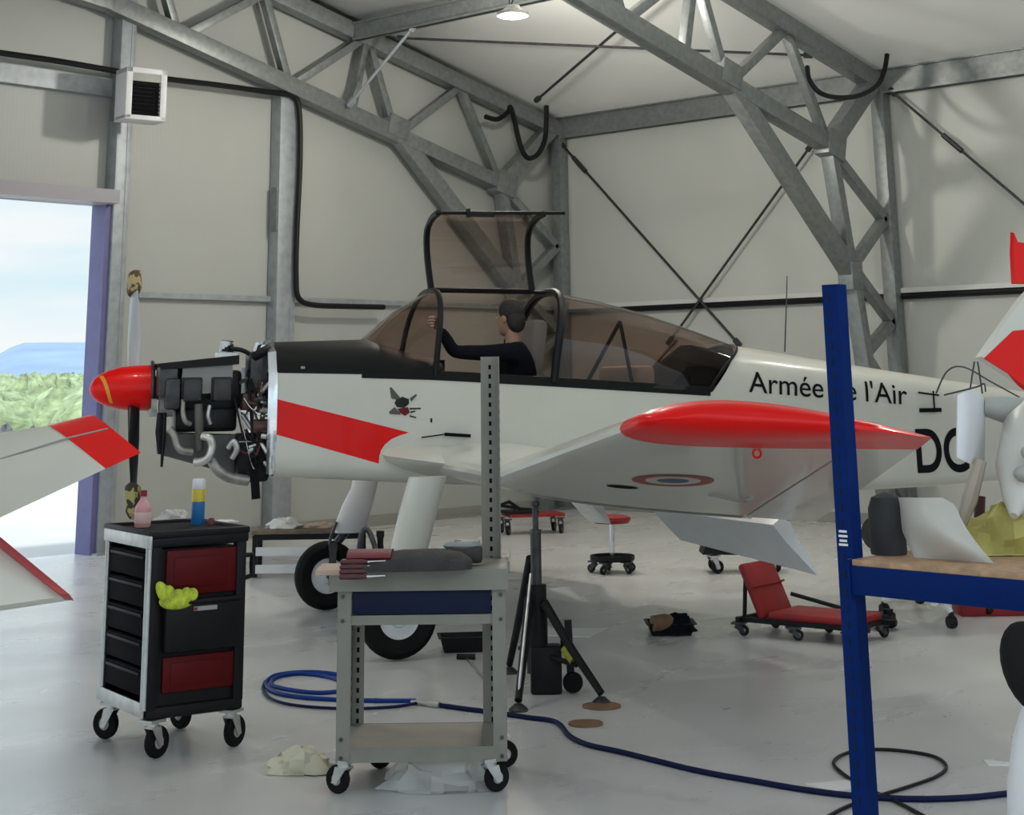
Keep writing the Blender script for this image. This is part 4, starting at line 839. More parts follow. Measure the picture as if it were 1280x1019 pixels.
for x in (Lx+.02, Rx-.02):
    for z in (z_t0-.03, cz(775), z_lo0+.02, z_lo0+.09): m.cyl((x, -.002, z), (x, -.010, z), .008, None, 8)
m.build('bolts', [M_cart, M_steeld], ct)
m = MB(); m.box(((Lx+Rx)/2, CDp/2, z_lo1-.004), (Rx-Lx, CDp, .006)); m.box(((Lx+Rx)/2, .004, (z_lo0+z_lo1)/2), (Rx-Lx-.004, .005, z_lo1-z_lo0)); m.box(((Lx+Rx)/2, CDp-.004, (z_lo0+z_lo1)/2), (Rx-Lx-.004, .005, z_lo1-z_lo0)); m.build('lower_shelf', M_cart, ct)
m = MB(); m.box(((Lx+Rx)/2-.012, CDp/2-.005, z_t1-.012), (Rx-Lx+.05, CDp+.03, .016), bev=.004); m.box(((Lx+Rx)/2-.012, -.018, (z_t0+z_t1)/2-.004), (Rx-Lx+.05, .006, z_t1-z_t0+.01)); m.box((Rx+.018, CDp/2, z_t1+.004), (.006, CDp, .05)); m.build('top_shelf', M_cart, ct)
m = MB(); m.box((Lx-.015, .1, z_t1-.005), (.16, .26, .022), bev=.003); m.build('corner_board', mat('pink_board', (.50, .36, .29), .7), ct)
dz0, dz1 = cz(768), cz(737)
m = MB(); m.box(((Lx+Rx)/2, .012, (dz0+dz1)/2), (Rx-Lx-.12, .02, dz1-dz0), bev=.004); m.box(((Lx+Rx)/2, CDp/2, (dz0+dz1)/2), (Rx-Lx-.14, CDp-.06, dz1-dz0-.02)); m.build('drawer', M_navy, ct)
m = MB(); m.box(((Lx+Rx)/2+.01, .02, cz(775)), (Rx-Lx-.08, .03, cz(770)-cz(782))); m.build('cross_rail', M_cart, ct)
for x, y, a in ((Lx+.03, .03, 2.6), (Rx-.07, .03, .5), (Lx+.12, CDp-.03, .6), (Rx-.04, CDp-.03, .2)): caster('caster', ct, Vector((x, y, z_lo0+.01)), .055, a, .03)
# things on the cart (top at z_t1)
def on_cart(px, py, d=.25): q = P(px, py, CD0+d); q.z = z_t1-.004; return q
tb = thing('tool_roll', 'black fabric tool roll lying open on the top shelf of the grey cart', 'tool roll', V(-.40, CD0)+VR*(cx_(520, CD0+.15))+Vector((0, 0, z_t1-.004)), VZ)
m = MB(); m.loft([[Vector((x, .16*math.cos(a)*s_, .012+h_*max(0, math.sin(a)))) for a in [2*PI*k/18 for k in range(18)]] for x, s_, h_ in ((-.27, .8, .035), (-.2, 1, .05), (-.05, 1, .072), (.1, .95, .075), (.2, .8, .06), (.245, .6, .03))]); m.build('fabric', mat('roll_fabric', (.03, .028, .028), .9, noise=.3, nscale=14, bump=.5, bscale=30), tb, ang=60)
m = MB(); m.loft([[Vector((x, -.02+.10*math.cos(a), .065+.025*math.sin(a))) for a in [2*PI*k/14 for k in range(14)]] for x in (-.275, -.265, -.10, -.09)]); m.build('maroon_flap', mat('maroon_flap', (.13, .012, .018), .6), tb, ang=50)
for k in range(4):
    t = thing('screwdriver', 'maroon-handled screwdriver with bare steel shaft sticking out of the tool roll', 'screwdriver', V(-.40, CD0)+VR*(cx_(462, CD0))+VF*(-.125-.012*k)+Vector((0, 0, z_t1+.046-.018*k)), VZ+R(4), 'screwdrivers at the front of the tool roll')
    m = MB(); m.lathe([(.004, -.115), (.010, -.11), (.0115, -.06), (.0105, -.02), (.007, 0)], (0, 0, 0), (1, 0, 0), 12); m.build('handle', mat('maroon_handle', (.07, .015, .018), .5), t)
    m = MB(); m.cyl((-.002, 0, 0), (.075, 0, .002), .0055, .004, 8); m.build('shaft', M_chrome, t)
gn = thing('power_tool', 'grey and black power tool lying beside the tall upright on the cart', 'power tool', V(-.40, CD0)+VR*cx_(582, CD0+.2)+VF*.18+Vector((0, 0, z_t1-.004)), VZ)
m = MB(); m.box((0, 0, .045), (.15, .10, .07), bev=.015); m.cyl((-.1, 0, .05), (-.07, 0, .05), .02); m.build('housing', mat('tool_brown', (.03, .022, .02), .6), gn)
m = MB(); m.ell((-.01, 0, .082), (.085, .05, .022)); m.box((.05, 0, .09), (.03, .06, .025), bev=.006); m.box((-.03, 0, .102), (.03, .04, .01), bev=.003); m.build('cover', mat('tool_grey', (.25, .25, .24), .55), gn)
kn = thing('torch', 'short black torch standing upright behind the tool roll', 'torch', V(-.40, CD0)+VR*cx_(474, CD0+.3)+VF*.32+Vector((0, 0, z_t1-.004)), VZ)
m = MB(); m.lathe([(.003, 0), (.014, 0), (.014, .10), (.018, .115), (.018, .135), (.003, .136)]); m.build('barrel', M_black, kn)
m = MB(); m.lathe([(.0145, .03), (.0155, .032), (.0155, .07), (.0145, .072)], cap=False); m.build('grip', M_rubber, kn)
m = MB(); m.tube(smooth_path([V(-.40, CD0)+VR*cx_(448, CD0+.3)+VF*.3+Vector((0, 0, z_t1+z_)) for z_ in (0, .05)]+[P(452, 668, CD0+.3), P(459, 662, CD0+.3), P(466, 676, CD0+.3), P(470, 690, CD0+.25)], 5), .012, 8); one(m, 'hose_clamp', M_steeld, 'bent dark steel clamp behind the tool roll at the left end of the cart', 'clamp')
# bags on the floor
crumple('paper_wad', G(378, 966), .14, .07, .10, mat('cream_paper', (.62, .58, .44), .85, bump=.6, bscale=16), 'crumpled cream paper on the floor left of the grey cart', 'paper', 9, VZ)
crumple('plastic_bag', G(548, 985), .21, .12, .15, M_film, 'large clear plastic bag on the floor under the grey cart', 'plastic bag', 12, VZ)
# ------------------------------------------------------------------ hoses and cable on the floor
def flo(pts, z=.012): return [G(x, y, z) for x, y in pts]
hs = [(430, 852), (405, 845), (372, 842), (345, 847), (340, 856), (360, 862), (395, 866), (425, 864), (445, 858), (440, 848), (415, 842), (380, 840), (345, 844), (332, 855), (345, 866), (380, 872), (430, 875), (480, 876), (520, 876)]
cable('coiled blue air hose on the floor left of the grey cart', flo(hs, .012), .011, 'air_hose', M_hose, 'hose')
m = MB(); m.tube(smooth_path(flo([(331, 852), (329, 862), (340, 874), (370, 882), (430, 886), (490, 884), (522, 879)], .012)), .008, 8); one(m, 'air_line', M_hosed, 'thin dark outer loop of air line around the blue coil', 'hose')
m = MB(); a, b_ = G(520, 878, .014), G(536, 880, .014); d = (b_-a).normalized(); m.cyl(a, b_, .014, .014, 10); m.cyl(b_, b_+d*.07, .019, .016, 10); m.cyl(a-d*.03, a, .010, .012, 10); one(m, 'hose_coupling', M_alu, 'metal coupling joining the blue hose to the dark hose', 'coupling')
cable('long dark blue hose running from the coupling across the floor to the right', flo([(545, 881), (580, 886), (620, 891), (660, 897), (690, 901), (702, 908), (712, 920), (735, 931), (780, 941), (870, 963), (940, 976), (1010, 988), (1080, 996), (1150, 999), (1210, 997), (1260, 992), (1340, 984)]), .012, 'air_hose', M_hosed, 'hose')
cable('thin black cable looped on the floor around the foot of the blue rack', flo([(1020, 1030), (1055, 1010), (1095, 996), (1140, 982), (1172, 970), (1183, 958), (1168, 946), (1130, 939), (1090, 937), (1057, 942), (1042, 953), (1052, 966), (1080, 984), (1120, 1002), (1165, 1026)], .008), .0075, 'power_cable', M_black, 'cable')
def sheet(pts, mt, label, name='paper_sheet', cat='paper', z=.004):
    m = MB(); m.prism([G(x, y, 0) for x, y in pts], (0, 0, z)); return one(m, name, mt, label, cat)
sheet([(1005, 981), (1062, 976), (1072, 985), (1040, 990)], M_paper, 'white paper sheet under the hose left of the blue rack foot')
sheet([(1229, 951), (1262, 954), (1266, 958), (1235, 957)], M_paper, 'small white paper strip on the floor near the right edge', 'paper_strip')
sheet([(684, 786), (762, 786), (738, 797), (684, 795)], M_paper, 'white sheet lying on the floor behind the tripod jack')
# ------------------------------------------------------------------ tripod jack
jc = G(674, 866); jk = thing('tripod_jack', 'tall black tripod jack standing under the near wing', 'jack', jc, VZ)
jd = jc.dot(VF)
def jl(px, py, d=0.0): q = P(px, py, jd+d)-jc; return Vector((q.dot(VR), q.dot(VF), q.z))
zt_ = jl(669, 627).z; x0 = jl(670, 700).x
m = MB(); m.cyl((x0, 0, .10), (x0, 0, jl(670, 758).z), .058, None, 20); m.cyl((x0, 0, jl(670, 760).z), (x0, 0, jl(670, 731).z), .055, None, 20); m.build('outer_cylinder', M_black, jk)
m = MB(); m.cyl((x0, 0, jl(670, 735).z), (x0, 0, jl(670, 662).z), .030, None, 16); m.build('ram', M_steeld, jk)
m = MB(); m.cyl((x0, 0, jl(670, 665).z), (x0, 0, zt_-.02), .017, None, 12); m.lathe([(.012, -.03), (.024, -.02), (.024, -.005), (.01, 0)], (x0, 0, zt_)); m.build('lifting_screw', M_steeld, jk)
m = MB(); m.box((x0+.045, 0, .12), (.17, .16, .24), bev=.015); m.cyl((x0+.14, 0, .2), (x0+.14, 0, .30), .014); m.build('pump', M_black, jk)
ft = []
for (px, py, top, dx) in ((648, 889, 745, -.04), (752, 880, 752, .04), (637, 842, 700, -.03)):
    f_ = G(px, py)-jc; f_ = Vector((f_.dot(VR), f_.dot(VF), .02)); ft.append(f_)
    m = MB(); a = Vector((x0+dx, f_.y*.15, jl(670, top).z)); m.tube([a, a.lerp(f_, .5), f_+Vector((0, 0, .03))], [.026, .024, .020], 10); lg = m.build('leg', M_black, jk)
    m = MB(); m.lathe([(.004, 0), (.05, 0), (.05, .01), (.02, .035), (.004, .036)], (f_.x, f_.y, 0)); m.build('foot', M_steeld, lg)
m = MB(); a = Vector((x0, 0, jl(670, 760).z)).lerp(ft[1], .45); m.cyl(a, a.lerp(ft[1], .25), .029, None, 10); m.build('yellow_tape', mat('yellow_tape', (.30, .28, .02), .6), jk)
for a, b_ in ((ft[0], ft[1]), (ft[1], ft[2])):
    m = MB(); m.cyl(Vector((x0, 0, .2)), Vector((b_.x*.62, b_.y*.62, .17)), .014, None, 8); m.build('stay', M_black, jk)
m = MB(); m.cyl((x0-.03, -.06, jl(670, 705).z*.55+.25), (ft[0].x, ft[0].y, .06), .008, None, 8); m.build('pump_lever', M_alu, jk)
q = jl(712, 775, 0); m = MB(); m.beam((q.x, -.02, .09), (q.x-.01, .0, q.z), .05, .04, (1, 0, 0)); wp = m.build('wheel_post', M_black, jk)
m = MB(); m.lathe([(.015, -.02), (.05, -.02), (.055, 0), (.05, .02), (.015, .02)], (q.x+.01, -.04, .056), (0, 1, 0)); m.build('wheel', M_rubber, wp)
for px, py, r_, lb in ((732, 906, .085, 'round wooden pad lying on the floor in front of the jack'), (752, 884, .10, 'round wooden pad under the right foot of the tripod jack')):
    m = MB(); q = G(px, py); m.lathe([(.004, 0), (r_, 0), (r_, .010), (.004, .011)], (q.x, q.y, 0), seg=28); one(m, 'foot_pad', M_brown, lb, 'pad')
# ------------------------------------------------------------------ trays and tool
def tray(c, w_, d_, h_, label, rz):
    t = thing('drip_tray', label, 'tray', c, rz); m = MB()
    o_ = [Vector((sx*w_/2, sy*d_/2, h_)) for sx, sy in ((-1, -1), (1, -1), (1, 1), (-1, 1))]; i_ = [Vector((v.x*.86, v.y*.86, 0)) for v in o_]; rim = [Vector((v.x*1.1, v.y*1.12, h_)) for v in o_]; rim2 = [v+Vector((0, 0, .006)) for v in rim]
    inn = [Vector((v.x*.97, v.y*.97, h_+.006)) for v in o_]; inb = [Vector((v.x*.83, v.y*.83, .006)) for v in o_]
    m.loft([i_, o_, rim, rim2, inn, inb]); m.build('tray', M_black, t); return t
tray(G(580, 813), .30, .22, .085, 'empty black drip tray on the floor behind the grey cart', VZ+.1)
dt = tray(G(838, 792), .30, .24, .07, 'black drip tray holding a brown bottle and rags, on the open floor', VZ)
c = G(828, 789, .03); m = MB(); d = VR*.16+VF*.05; m.tube([c-d*.4+Vector((0, 0, .05)), c+d*.1+Vector((0, 0, .055)), c+d*.35+Vector((0, 0, .05)), c+d*.55+Vector((0, 0, .045))], [.05, .052, .045, .015], 14); one(m, 'oil_bottle', M_brown, 'brown bottle lying in the black drip tray', 'bottle')
crumple('rag', G(848, 790, .02)+Vector((0, 0, .0)), .10, .08, .11, M_cloth, 'dark blue rag heaped in the black drip tray', 'rag', 21, VZ)
bb = thing('socket_wrench', 'steel wrench lying on the floor behind the right leg of the cart', 'wrench', G(596, 838), 0)
m = MB(); m.cyl(G(584, 824, .012)-bb.location, G(610, 855, .012)-bb.location, .008, None, 8); m.build('bar', M_chrome, bb)
m = MB(); m.cyl(G(571, 821, .018)-bb.location, G(594, 821, .018)-bb.location, .016, None, 10); m.build('head', M_black, bb)
# ------------------------------------------------------------------ mechanic's creeper
cp_ = G(1012, 796); cr_ = thing('creeper', 'red padded mechanics creeper with raised headrest on the floor beside the blue rack', 'creeper', cp_, VZ+R(-38))
m = MB(); m.box((.12, 0, .135), (.62, .40, .05), bev=.018); m.build('bed_pad', M_redd, cr_)
m = MB(); m.box((-.31, 0, .275), (.05, .40, .36), Matrix.Rotation(R(-24), 3, 'Y'), bev=.018); m.box((-.305, 0, .30), (.056, .41, .012), Matrix.Rotation(R(-24), 3, 'Y')); m.build('headrest', M_redd, cr_)
m = MB(); m.box((.05, -.19, .10), (.95, .03, .03)); m.box((.05, .19, .10), (.95, .03, .03)); m.box((-.4, 0, .10), (.03, .46, .03)); m.box((.42, 0, .10), (.03, .40, .03)); m.beam((-.38, -.17, .11), (-.36, -.17, .36), .02, .02); m.beam((-.38, .17, .11), (-.36, .17, .36), .02, .02); m.build('frame', M_black, cr_)
for x in (-.40, .0, .40):
    for y in (-.21, .21): caster('caster', cr_, Vector((x, y, .085)), .034, .7+x, .022, M_black, M_steeld)
tj = thing('trolley_jack', 'low black trolley jack with a long handle behind the blue rack post', 'jack', G(1086, 786), VZ+R(150))
m = MB(); m.box((.0, 0, .07), (.34, .16, .07), bev=.015); m.lathe([(.004, 0), (.03, 0), (.035, .03), (.004, .032)], (-.14, 0, .10)); m.build('body', M_black, tj)
m = MB(); m.cyl((.14, 0, .11), (.52, .05, .20), .014, None, 10); m.build('handle', M_black, tj)
for x in (-.13, .13):
    for y in (-.09, .09): m = MB(); m.lathe([(.01, -.015), (.036, -.015), (.036, .015), (.01, .015)], (x, y, .036), (0, 1, 0)); m.build('wheel', M_rubber, tj)
# ------------------------------------------------------------------ rolling stool and things under the wing
sc_ = G(766, 716); stl = thing('rolling_stool', 'rolling stool with round red seat and black tray base under the wing', 'stool', sc_, VZ); sd_ = sc_.dot(VF)
zs_ = P(766, 650, sd_).z
m = MB(); m.lathe([(.01, -.05), (.15, -.045), (.17, -.02), (.165, .005), (.12, .02), (.01, .022)], (0, 0, zs_+.02)); m.build('seat', M_redd, stl)
m = MB(); m.cyl((0, 0, .12), (0, 0, zs_-.02), .022, None, 14); m.build('post', M_chrome, stl)
m = MB(); m.lathe([(.01, .10), (.18, .10), (.195, .11), (.195, .145), (.185, .145), (.18, .115), (.01, .115)]); m.build('tray_base', M_black, stl)
for k in range(5): caster('caster', stl, Vector((.16*math.cos(k*2*PI/5+.5), .16*math.sin(k*2*PI/5+.5), .10)), .036, k*1.3, .022, M_black, M_steeld)
dq = G(930, 716); dl = thing('wheeled_dolly', 'low black wedge-shaped dolly on two silver casters below the wing flap', 'dolly', dq, VZ)
m = MB(); m.prism([(-.36, -.1, .16), (-.33, -.1, .24), (-.05, -.1, .19), (.30, -.1, .17), (.30, -.1, .14), (-.05, -.1, .155)], (0, .34, 0)); m.build('deck', M_black, dl)
for x, y, a in ((-.26, -.06, .3), (.29, -.06, 2.4), (-.26, .2, .4), (.29, .2, 2.2)): caster('caster', dl, Vector((x, y, .15)), .055, a, .03, M_black, M_alu)
q = G(664, 668); pt_ = thing('platform_trolley', 'low red and black platform trolley far behind the jack', 'trolley', q, VZ+.25)
m = MB(); m.box((.05, .1, .20), (.62, .4, .03)); m.build('platform', M_redd, pt_)
m = MB(); m.tube([(-.36, .1, .10), (-.34, .1, .30), (-.22, .1, .34), (-.1, .1, .26), (.1, .1, .24)], .02, 8); m.tube([(-.36, .25, .10), (-.34, .25, .30), (-.1, .25, .26)], .02, 8); m.box((-.1, .1, .23), (.36, .3, .03)); m.build('frame', M_black, pt_)
for x in (-.28, .32):
    for y in (-.05, .25): caster('caster', pt_, Vector((x, y, .17)), .05, 1.0, .03, M_black, M_steeld)
bq = G(372, 722); bn = thing('low_bench', 'low wooden-topped bench with white steel rails behind the left wheel', 'bench', bq, VZ+R(2))
def bl(px, py, d=0.0): q_ = P(px, py, bq.dot(VF)+d)-bq; return Vector((q_.dot(VR), q_.dot(VF), q_.z))
zz1 = bl(370, 662).z; xx0 = bl(314, 700).x; xx1 = bl(455, 700).x
m = MB(); m.box(((xx0+xx1)/2, .2, zz1-.02), (xx1-xx0, .44, .035), bev=.004); m.build('top', M_woodd, bn)
m = MB(); m.box(((xx0+xx1)/2, .2, zz1-.06), (xx1-xx0-.04, .4, .05)); 
for x in (xx0+.03, xx1-.03):
    for y in (.02, .38): m.box((x, y, zz1/2-.02), (.045, .045, zz1-.05))
m.build('frame', M_black, bn)
for z in (bl(370, 692).z, bl(370, 714).z):
    m = MB(); m.box(((xx0+xx1)/2, .0, z+.02), (xx1-xx0-.08, .02, .07)); m.build('rail', M_white2, bn)
q = bl(352, 664); crumple('tissue_pile', bq+VR*q.x+VF*.18+Vector((0, 0, zz1-.003)), .16, .09, .085, M_paper, 'crumpled white tissue paper on the low bench', 'paper', 31, VZ)
q = bl(400, 664); crumple('tissue_sheet', bq+VR*q.x+VF*.2+Vector((0, 0, zz1-.003)), .16, .10, .045, mat('beige_paper', (.55, .42, .33), .85), 'flat beige wrapping paper on the low bench beside the wheel', 'paper', 33, VZ)
# ------------------------------------------------------------------ blue rack with chipboard shelf
RD = 5.5
pb = P(1063, 700, RD); rk = thing('storage_rack', 'blue steel storage rack with a chipboard shelf at the right', 'rack', (pb.x, pb.y, 0), VZ+R(-47))
rki = (Matrix.Translation((pb.x, pb.y, 0)) @ Matrix.Rotation(VZ+R(-47), 4, 'Z')).inverted()
ztop = P(1043, 356, RD).z; bz = P(1075, 697, RD).z-.015
def rpost(x, y, h_):
    m = MB(); m.prism([(x-.03, y-.026, 0), (x+.03, y-.026, 0), (x+.03, y+.026, 0), (x+.018, y+.026, 0), (x+.018, y-.014, 0), (x-.018, y-.014, 0), (x-.018, y+.026, 0), (x-.03, y+.026, 0)], (0, 0, h_))
    m.mi = 1
    for k in range(int(h_/.05)): m.box((x-.005, y-.0265, .04+k*.05), (.008, .002, .022))
    return m.build('post', [M_blue, M_navy], rk)
Lr = 1.5; Dr = .46
for x, y in ((0, 0), (Lr, 0), (Lr, Dr)): rpost(x, y, ztop)
for y in (-.035, Dr+.035):
    m = MB(); m.box((Lr/2, y, bz-.045), (Lr-.05, .03, .085), bev=.004); m.box((.03, y, bz-.045), (.01, .04, .12)); m.box((Lr-.03, y, bz-.045), (.01, .04, .12)); m.build('beam', M_blue, rk)
m = MB(); m.box((Lr/2, Dr/2, bz+.006), (Lr-.04, Dr+.08, .018)); m.build('shelf_board', M_wood, rk)
for x in (Lr,):
    m = MB(); m.beam((x, 0, .35), (x, Dr, .85), .012, .03); m.beam((x, 0, 1.5), (x, Dr, 1.1), .012, .03); m.build('side_brace', M_blue, rk)
m = MB(); q = rki @ P(1057, 674, RD-.03)
for k, (z, w_) in enumerate(((.022, .030), (.008, .034), (-.006, .028), (-.018, .034))): m.box((-.002+.0, -.0285, q.z+z), (w_, .002, .007))
m.build('sticker', M_paper, rk)
BZ = bz+.0155
def onb(px, py): q_ = G(px, py, BZ); q_.z = BZ; return q_
# white cowling on the shelf
m = MB(); rows = []
lx_ = lambda v: 1110+33*v; 
def rx_(v): return 1178+18*min(1, v/.15)**.5+(46*max(0, (v-.15)/.85)**1.25)
for i in range(13):
    v = i/12; y0, y1 = 616+75*v, 616+4*math.sin(PI*v)+(76*v); row = []
    for j in range(15):
        u_ = j/14; px = lx_(v)+(rx_(v)-lx_(v))*u_; py = y0+(y1-y0)*u_+5*v*v*u_; dd = 5.62-.16*v-.20*u_-.10*math.sin(PI*u_)*math.sin(PI*(.2+.8*v)); row.append(P(px, py, dd))
    rows.append(row)
m.loft(rows, closed=False)
bk = [[p+VF*.012+Vector((0, 0, 0)) for p in row] for row in rows]; m.loft(bk, closed=False)
for e_ in (0, -1): m.loft([rows[e_], bk[e_]], closed=False); m.loft([[r_[e_] for r_ in rows], [r_[e_] for r_ in bk]], closed=False)
cw = m.build('aircraft_fairing', mat('fairing_white', (.50, .48, .43), .4, noise=.05)); mn = min(v.co.z for v in cw.data.vertices); cw.data.transform(Matrix.Translation((0, 0, BZ-mn))); tag(recenter(cw), 'curved white aircraft fairing lying on the chipboard shelf', 'fairing')
crumple('yellow_paper', onb(1266, 692), .155, .10, .145, M_yellow, 'crumpled yellow paper on the shelf right of the white fairing', 'paper', 41, VZ)
q = onb(1100, 690); m = MB(); d = (VF*.9+VR*.3).normalized(); c = q+d*.10; m.tube([Vector((c.x, c.y, BZ+.057))-d*.10, Vector((c.x, c.y, BZ+.057))+d*.12], .057, 24); one(m, 'felt_roll', M_felt, 'brown grey felt roll lying on the shelf beside the blue post', 'felt roll')
q = rki.inverted() @ Vector((.035, .16, 0)); m = MB(); m.lathe([(.004, 0), (.056, 0), (.058, .01), (.058, .14), (.045, .175), (.004, .19)], (q.x, q.y, BZ)); one(m, 'felt_cover', mat('dark_felt', (.035, .036, .038), .95, noise=.3), 'dark grey rounded felt cover standing behind the felt roll', 'felt cover')
q = onb(1101, 693); m = MB(); m.lathe([(.003, 0), (.011, 0), (.011, .02), (.008, .025), (.003, .026)], (q.x, q.y, BZ)); one(m, 'small_pot', M_white2, 'tiny white pot on the shelf edge in front of the felt roll', 'pot')
# ------------------------------------------------------------------ white wheeled base behind the rack
hb = P(1167, 745, 11.75); wb = thing('wheeled_stand', 'white legged wheeled stand on the floor behind the rack shelf', 'stand', (hb.x, hb.y, 0), VZ)
def wl_(px, py, d): q_ = P(px, py, d)-Vector((hb.x, hb.y, 0)); return Vector((q_.dot(VR), q_.dot(VF), q_.z))
hz_ = hb.z
m = MB(); m.cyl((0, 0, hz_-.06), (0, 0, hz_+.25), .035); m.build('column', M_white2, wb)
m = MB(); m.box((0, 0, hz_+.25), (.5, .5, .03), bev=.01); m.build('seat_plate', M_black, wb)
for px, py in ((1190, 786), (1106, 770), (1150, 755), (1235, 770), (1215, 752)):
    g_ = G(px, py)-Vector((hb.x, hb.y, 0)); e_ = Vector((g_.dot(VR), g_.dot(VF), 0)); 
    m = MB(); m.tube([(0, 0, hz_-.01), (e_.x*.55, e_.y*.55, hz_*.85), (e_.x, e_.y, .10)], [.028, .026, .022], 8); lg = m.build('leg', M_white2, wb)
    m = MB(); m.lathe([(.01, -.025), (.038, -.025), (.042, 0), (.038, .025), (.01, .025)], (e_.x, e_.y, .042), (1, .3, 0)); m.box((e_.x, e_.y, .085), (.03, .05, .03)); m.build('wheel', M_black, lg)
q = G(1245, 770); rt = thing('red_crate', 'low dark red metal box on the floor far behind the rack', 'box', q, VZ); m = MB(); m.box((0, .1, .09), (.5, .25, .18), bev=.01); m.build('box', M_redd, rt); m = MB(); m.box((0, .1, .19), (.52, .27, .02), bev=.005); m.build('lid', M_black, rt)
# ------------------------------------------------------------------ partly dismantled white aircraft part behind the rack
wq = P(1255, 700, 5.55); wp_ = thing('aircraft_nose', 'white aircraft nose section with square panel and dark vents, on the rack shelf', 'aircraft part', (wq.x, wq.y, BZ), VZ)
def wl2(px, py, d=6.6): q_ = P(px, py, d-1.05)-Vector((wq.x, wq.y, BZ)); return Vector((q_.dot(VR), q_.dot(VF), q_.z))
m = MB(); m.prism([wl2(1197, 494), wl2(1215, 487), wl2(1213, 580), wl2(1196, 572)], (.0, .012, 0)); m.prism([wl2(1215, 487), wl2(1224, 490, 6.7), wl2(1232, 500, 6.8), wl2(1231, 578, 6.8), wl2(1213, 580)], (0.0, .014, 0)); m.build('panel', M_white2, wp_)
m = MB(); ax0, ax1 = wl2(1240, 545, 6.9), wl2(1278, 645, 6.4); prof = []
cen = [wl2(1335, 535, 6.8), wl2(1300, 556, 6.7), wl2(1281, 590, 6.6), wl2(1271, 625, 6.5), wl2(1267, 645, 6.45)]; m.tube(cen, [.16, .135, .095, .045, .012], 24); m.build('nose_cone', mat('nose_white', (.55, .53, .48), .35), wp_)
for px, py in ((1290, 566), (1281, 592)):
    m = MB(); q = wl2(px, py, 6.48); m.ell(q, (.036, .03, .026)); m.build('vent', M_greyp, wp_)
m = MB(); m.tube([wl2(1226, 575, 6.62), wl2(1212, 625, 6.62), wl2(1198, 668, 6.62)], [.02, .026, .012], 8); m.build('strut', mat('strut_beige', (.40, .34, .28), .6), wp_)
m = MB(); m.tube([wl2(1228, 508, 6.8), wl2(1255, 512, 6.8), wl2(1300, 520, 6.8)], [.03, .045, .06], 12); m.build('tube', M_greyp, wp_)
for px, py in ((1219, 640), (1264, 620)):
    a = wl2(px, py, 6.75); m = MB(); m.cyl((a.x, a.y, 0), a+Vector((.02, 0, .05)), .018, None, 10); m.build('stand_leg', mat('maroon_leg', (.06, .01, .012), .5), wp_)
m = MB(); a = wl2(1240, 650, 6.75); m.beam((wl2(1215, 650, 6.75).x, a.y, .012), (wl2(1300, 650, 6.75).x, a.y, .012), .03, .024); m.build('stand_foot', M_black, wp_)
for pts in ([(1170, 492), (1184, 464), (1205, 459), (1240, 478), (1275, 497)], [(1180, 494), (1220, 484), (1230, 480), (1232, 490)], [(1212, 490), (1218, 452)], [(1228, 492), (1222, 452)]):
    m = MB(); m.tube(smooth_path([wl2(x, y, 6.9) for x, y in pts], 6), .003, 6); m.build('bare_wire', M_steeld, wp_)
# ------------------------------------------------------------------ red and white tail at the right edge
fq = P(1330, 700, 7.6); fn = thing('parked_airplane', 'red and white airplane tail cut by the right edge of the picture', 'airplane', (fq.x, fq.y, 0), VZ)
def fl_(px, py, d=7.6): q_ = P(px, py, d)-Vector((fq.x, fq.y, 0)); return Vector((q_.dot(VR), q_.dot(VF), q_.z))
def slab(name, pts, mt, th=.05, d=7.6, off=0.0):
    m = MB(); c = sum((fl_(x, y, d) for x, y in pts), Vector())/len(pts); fr_ = [fl_(x, y, d)+Vector((0, off, 0)) for x, y in pts]
    i1 = [c+(p-c)*.94+Vector((0, -th/2, 0)) for p in fr_]; i2 = [c+(p-c)*.94+Vector((0, th/2, 0)) for p in fr_]; m.loft([i1, fr_, i2]); return m.build(name, mt, fn, ang=20)
slab('fin', [(1219, 447), (1266, 380), (1280, 364), (1400, 372), (1420, 470), (1330, 520)], M_white)
slab('red_tip', [(1264, 355), (1262, 318), (1263, 290), (1268, 302), (1300, 306), (1400, 312), (1400, 358)], M_red)
slab('rudder', [(1288, 378), (1287, 350), (1400, 352), (1402, 380)], M_white, .045)
slab('red_band', [(1224, 448), (1262, 412), (1300, 408), (1400, 425), (1410, 490), (1282, 490), (1255, 468)], M_red, .062)
m = MB(); m.tube([fl_(1330, 420), fl_(1400, 520), fl_(1560, 560)], [.06, .16, .3], 16); m.build('tail_boom', M_white, fn)
m = MB(); a = fl_(1400, 520); m.cyl((a.x, a.y, .08), a, .02); m.lathe([(.02, -.03), (.08, -.03), (.09, 0), (.08, .03), (.02, .03)], (a.x, a.y, .09), (0, 1, 0)); m.build('tail_wheel', M_black, fn)
# white fairing and black cover at the lower right edge
wq = V(1.635, 4.2); wf = thing('wheel_fairing', 'white streamlined fairing at the lower right edge', 'fairing', wq, VZ)
m = MB(); m.ell((.0, 0, .6), (.5, .36, .6), None, 32, 18); m.build('shell', M_white2, wf)
m = MB(); m.box((0, 0, .02), (.3, .3, .04), bev=.01); m.build('chock', M_black, wf)
q = P(1284, 840, 4.2); bc = thing('black_cover', 'black padded cover with a red lower edge at the right edge of the picture', 'cover', (q.x, q.y, q.z-.12), VZ)
m = MB(); m.ell((.01, 0, .13), (.068, .06, .105), Matrix.Rotation(-.25, 3, 'Y'), 20, 12); m.ell((.07, 0, .08), (.06, .05, .08)); m.ell((.13, -.01, .05), (.10, .05, .055)); m.build('padding', M_rubber, bc, ang=60)
m = MB(); m.ell((.035, -.02, .045), (.035, .03, .045), Matrix.Rotation(-.4, 3, 'Y')); m.build('red_edge', M_redd, bc)
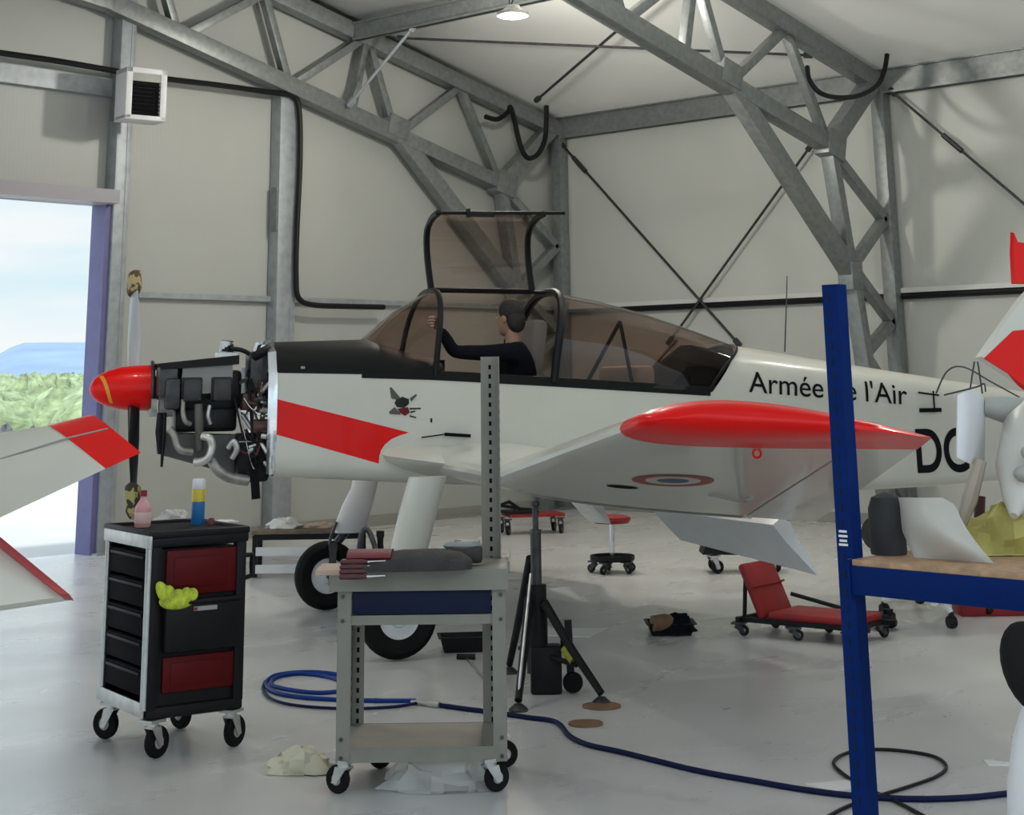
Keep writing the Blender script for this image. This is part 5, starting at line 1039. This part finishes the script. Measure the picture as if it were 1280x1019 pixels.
# ------------------------------------------------------------------ airplane wing tips at the left edge
lq = P(-420, 800, 6.6); la = thing('parked_airplane', 'white airplane with red wing tip cut by the left edge of the picture', 'airplane', (lq.x, lq.y, 0), VZ)
def ll(px, py, d): q_ = P(px, py, d)-Vector((lq.x, lq.y, 0)); return Vector((q_.dot(VR), q_.dot(VF), q_.z))
def skin(name, qa, qb, mt, th, par=la, tip=False):
    """panel between two chord lines (rear point, front point) with an airfoil-like thickness"""
    m = MB(); rings = []
    for (a, b_), s_ in zip((qa, qb), (1, .75)):
        ch = b_-a; nr = Vector((-.15, -.75, .6)).normalized(); rg = []
        for k in range(24):
            t = .5-.5*math.cos(2*PI*k/24) ; e_ = (1 if k <= 12 else -1)*th*s_*2.6*math.sqrt(max(t, 0))*(1-t)
            rg.append(a+ch*t+nr*e_)
        rings.append(rg)
    if tip: c = sum(rings[-1], Vector())/24; rings.append([c+(p-c)*.97+(qb[0]-qa[0]).normalized()*.02 for p in rings[-1]])
    m.loft(rings); return m.build(name, mt, par, ang=60)
A0, A1 = ll(-330, 590, 7.6), ll(-330, 800, 6.5); B0, B1 = ll(60, 533, 7.45), ll(132, 586, 6.75); C0, C1 = ll(110, 520, 7.35), ll(172, 568, 6.75)
E0, E1 = ll(0, 533, 7.5), ll(0, 651, 6.68)
wgp = skin('wing', (A0, A1), (B0, B1), M_white, .035)
skin('wing_tip', (B0, B1), (C0, C1), M_red, .033, wgp, True)
m = MB(); nr = Vector((-.15, -.75, .6)).normalized()*.036; m.tube([A0.lerp(A1, .50)+nr*1.35, B0.lerp(B1, .42)+nr*.95, C0.lerp(C1, .46)+nr*.75], .004, 6); m.build('aileron_gap', M_greyp, wgp)
F0, F1 = ll(-330, 440, 6.4), ll(-330, 775, 5.6); H0, H1 = ll(80, 741, 5.75), ll(88, 749, 5.6)
m = MB(); pts = [ll(-330, 430, 6.5), ll(0, 675, 6.0), ll(87, 747, 5.8), ll(0, 760, 5.72), ll(-330, 790, 5.5)]; m.loft([[p+Vector((0, -.012, .008)) for p in pts], pts, [p+Vector((0, .03, -.012)) for p in pts]]); st = m.build('stabilizer', M_white, la)
m = MB(); m.loft([[ll(-330, 430, 6.47)+d, ll(0, 673, 5.97)+d, ll(89, 747, 5.77)+d, ll(76, 746, 5.77)+d, ll(0, 687, 5.96)+d, ll(-330, 446, 6.45)+d] for d in (Vector((0, -.022, .012)), Vector((0, .036, -.014)))]); m.build('red_edge', mat('edge_red', (.45, .03, .03), .4), st)
m = MB(); m.tube([ll(-330, 660, 8.8), ll(-330, 700, 7.2), ll(-330, 700, 6.2), ll(-330, 690, 5.0)], [.1, .4, .38, .12], 20); m.build('fuselage', M_white, la)
a = ll(-330, 700, 6.4); m = MB(); m.cyl((a.x, a.y, .15), a, .04); m.lathe([(.03, -.06), (.17, -.06), (.2, 0), (.17, .06), (.03, .06)], (a.x, a.y, .2), (1, 0, 0)); m.build('undercarriage', M_black, la)
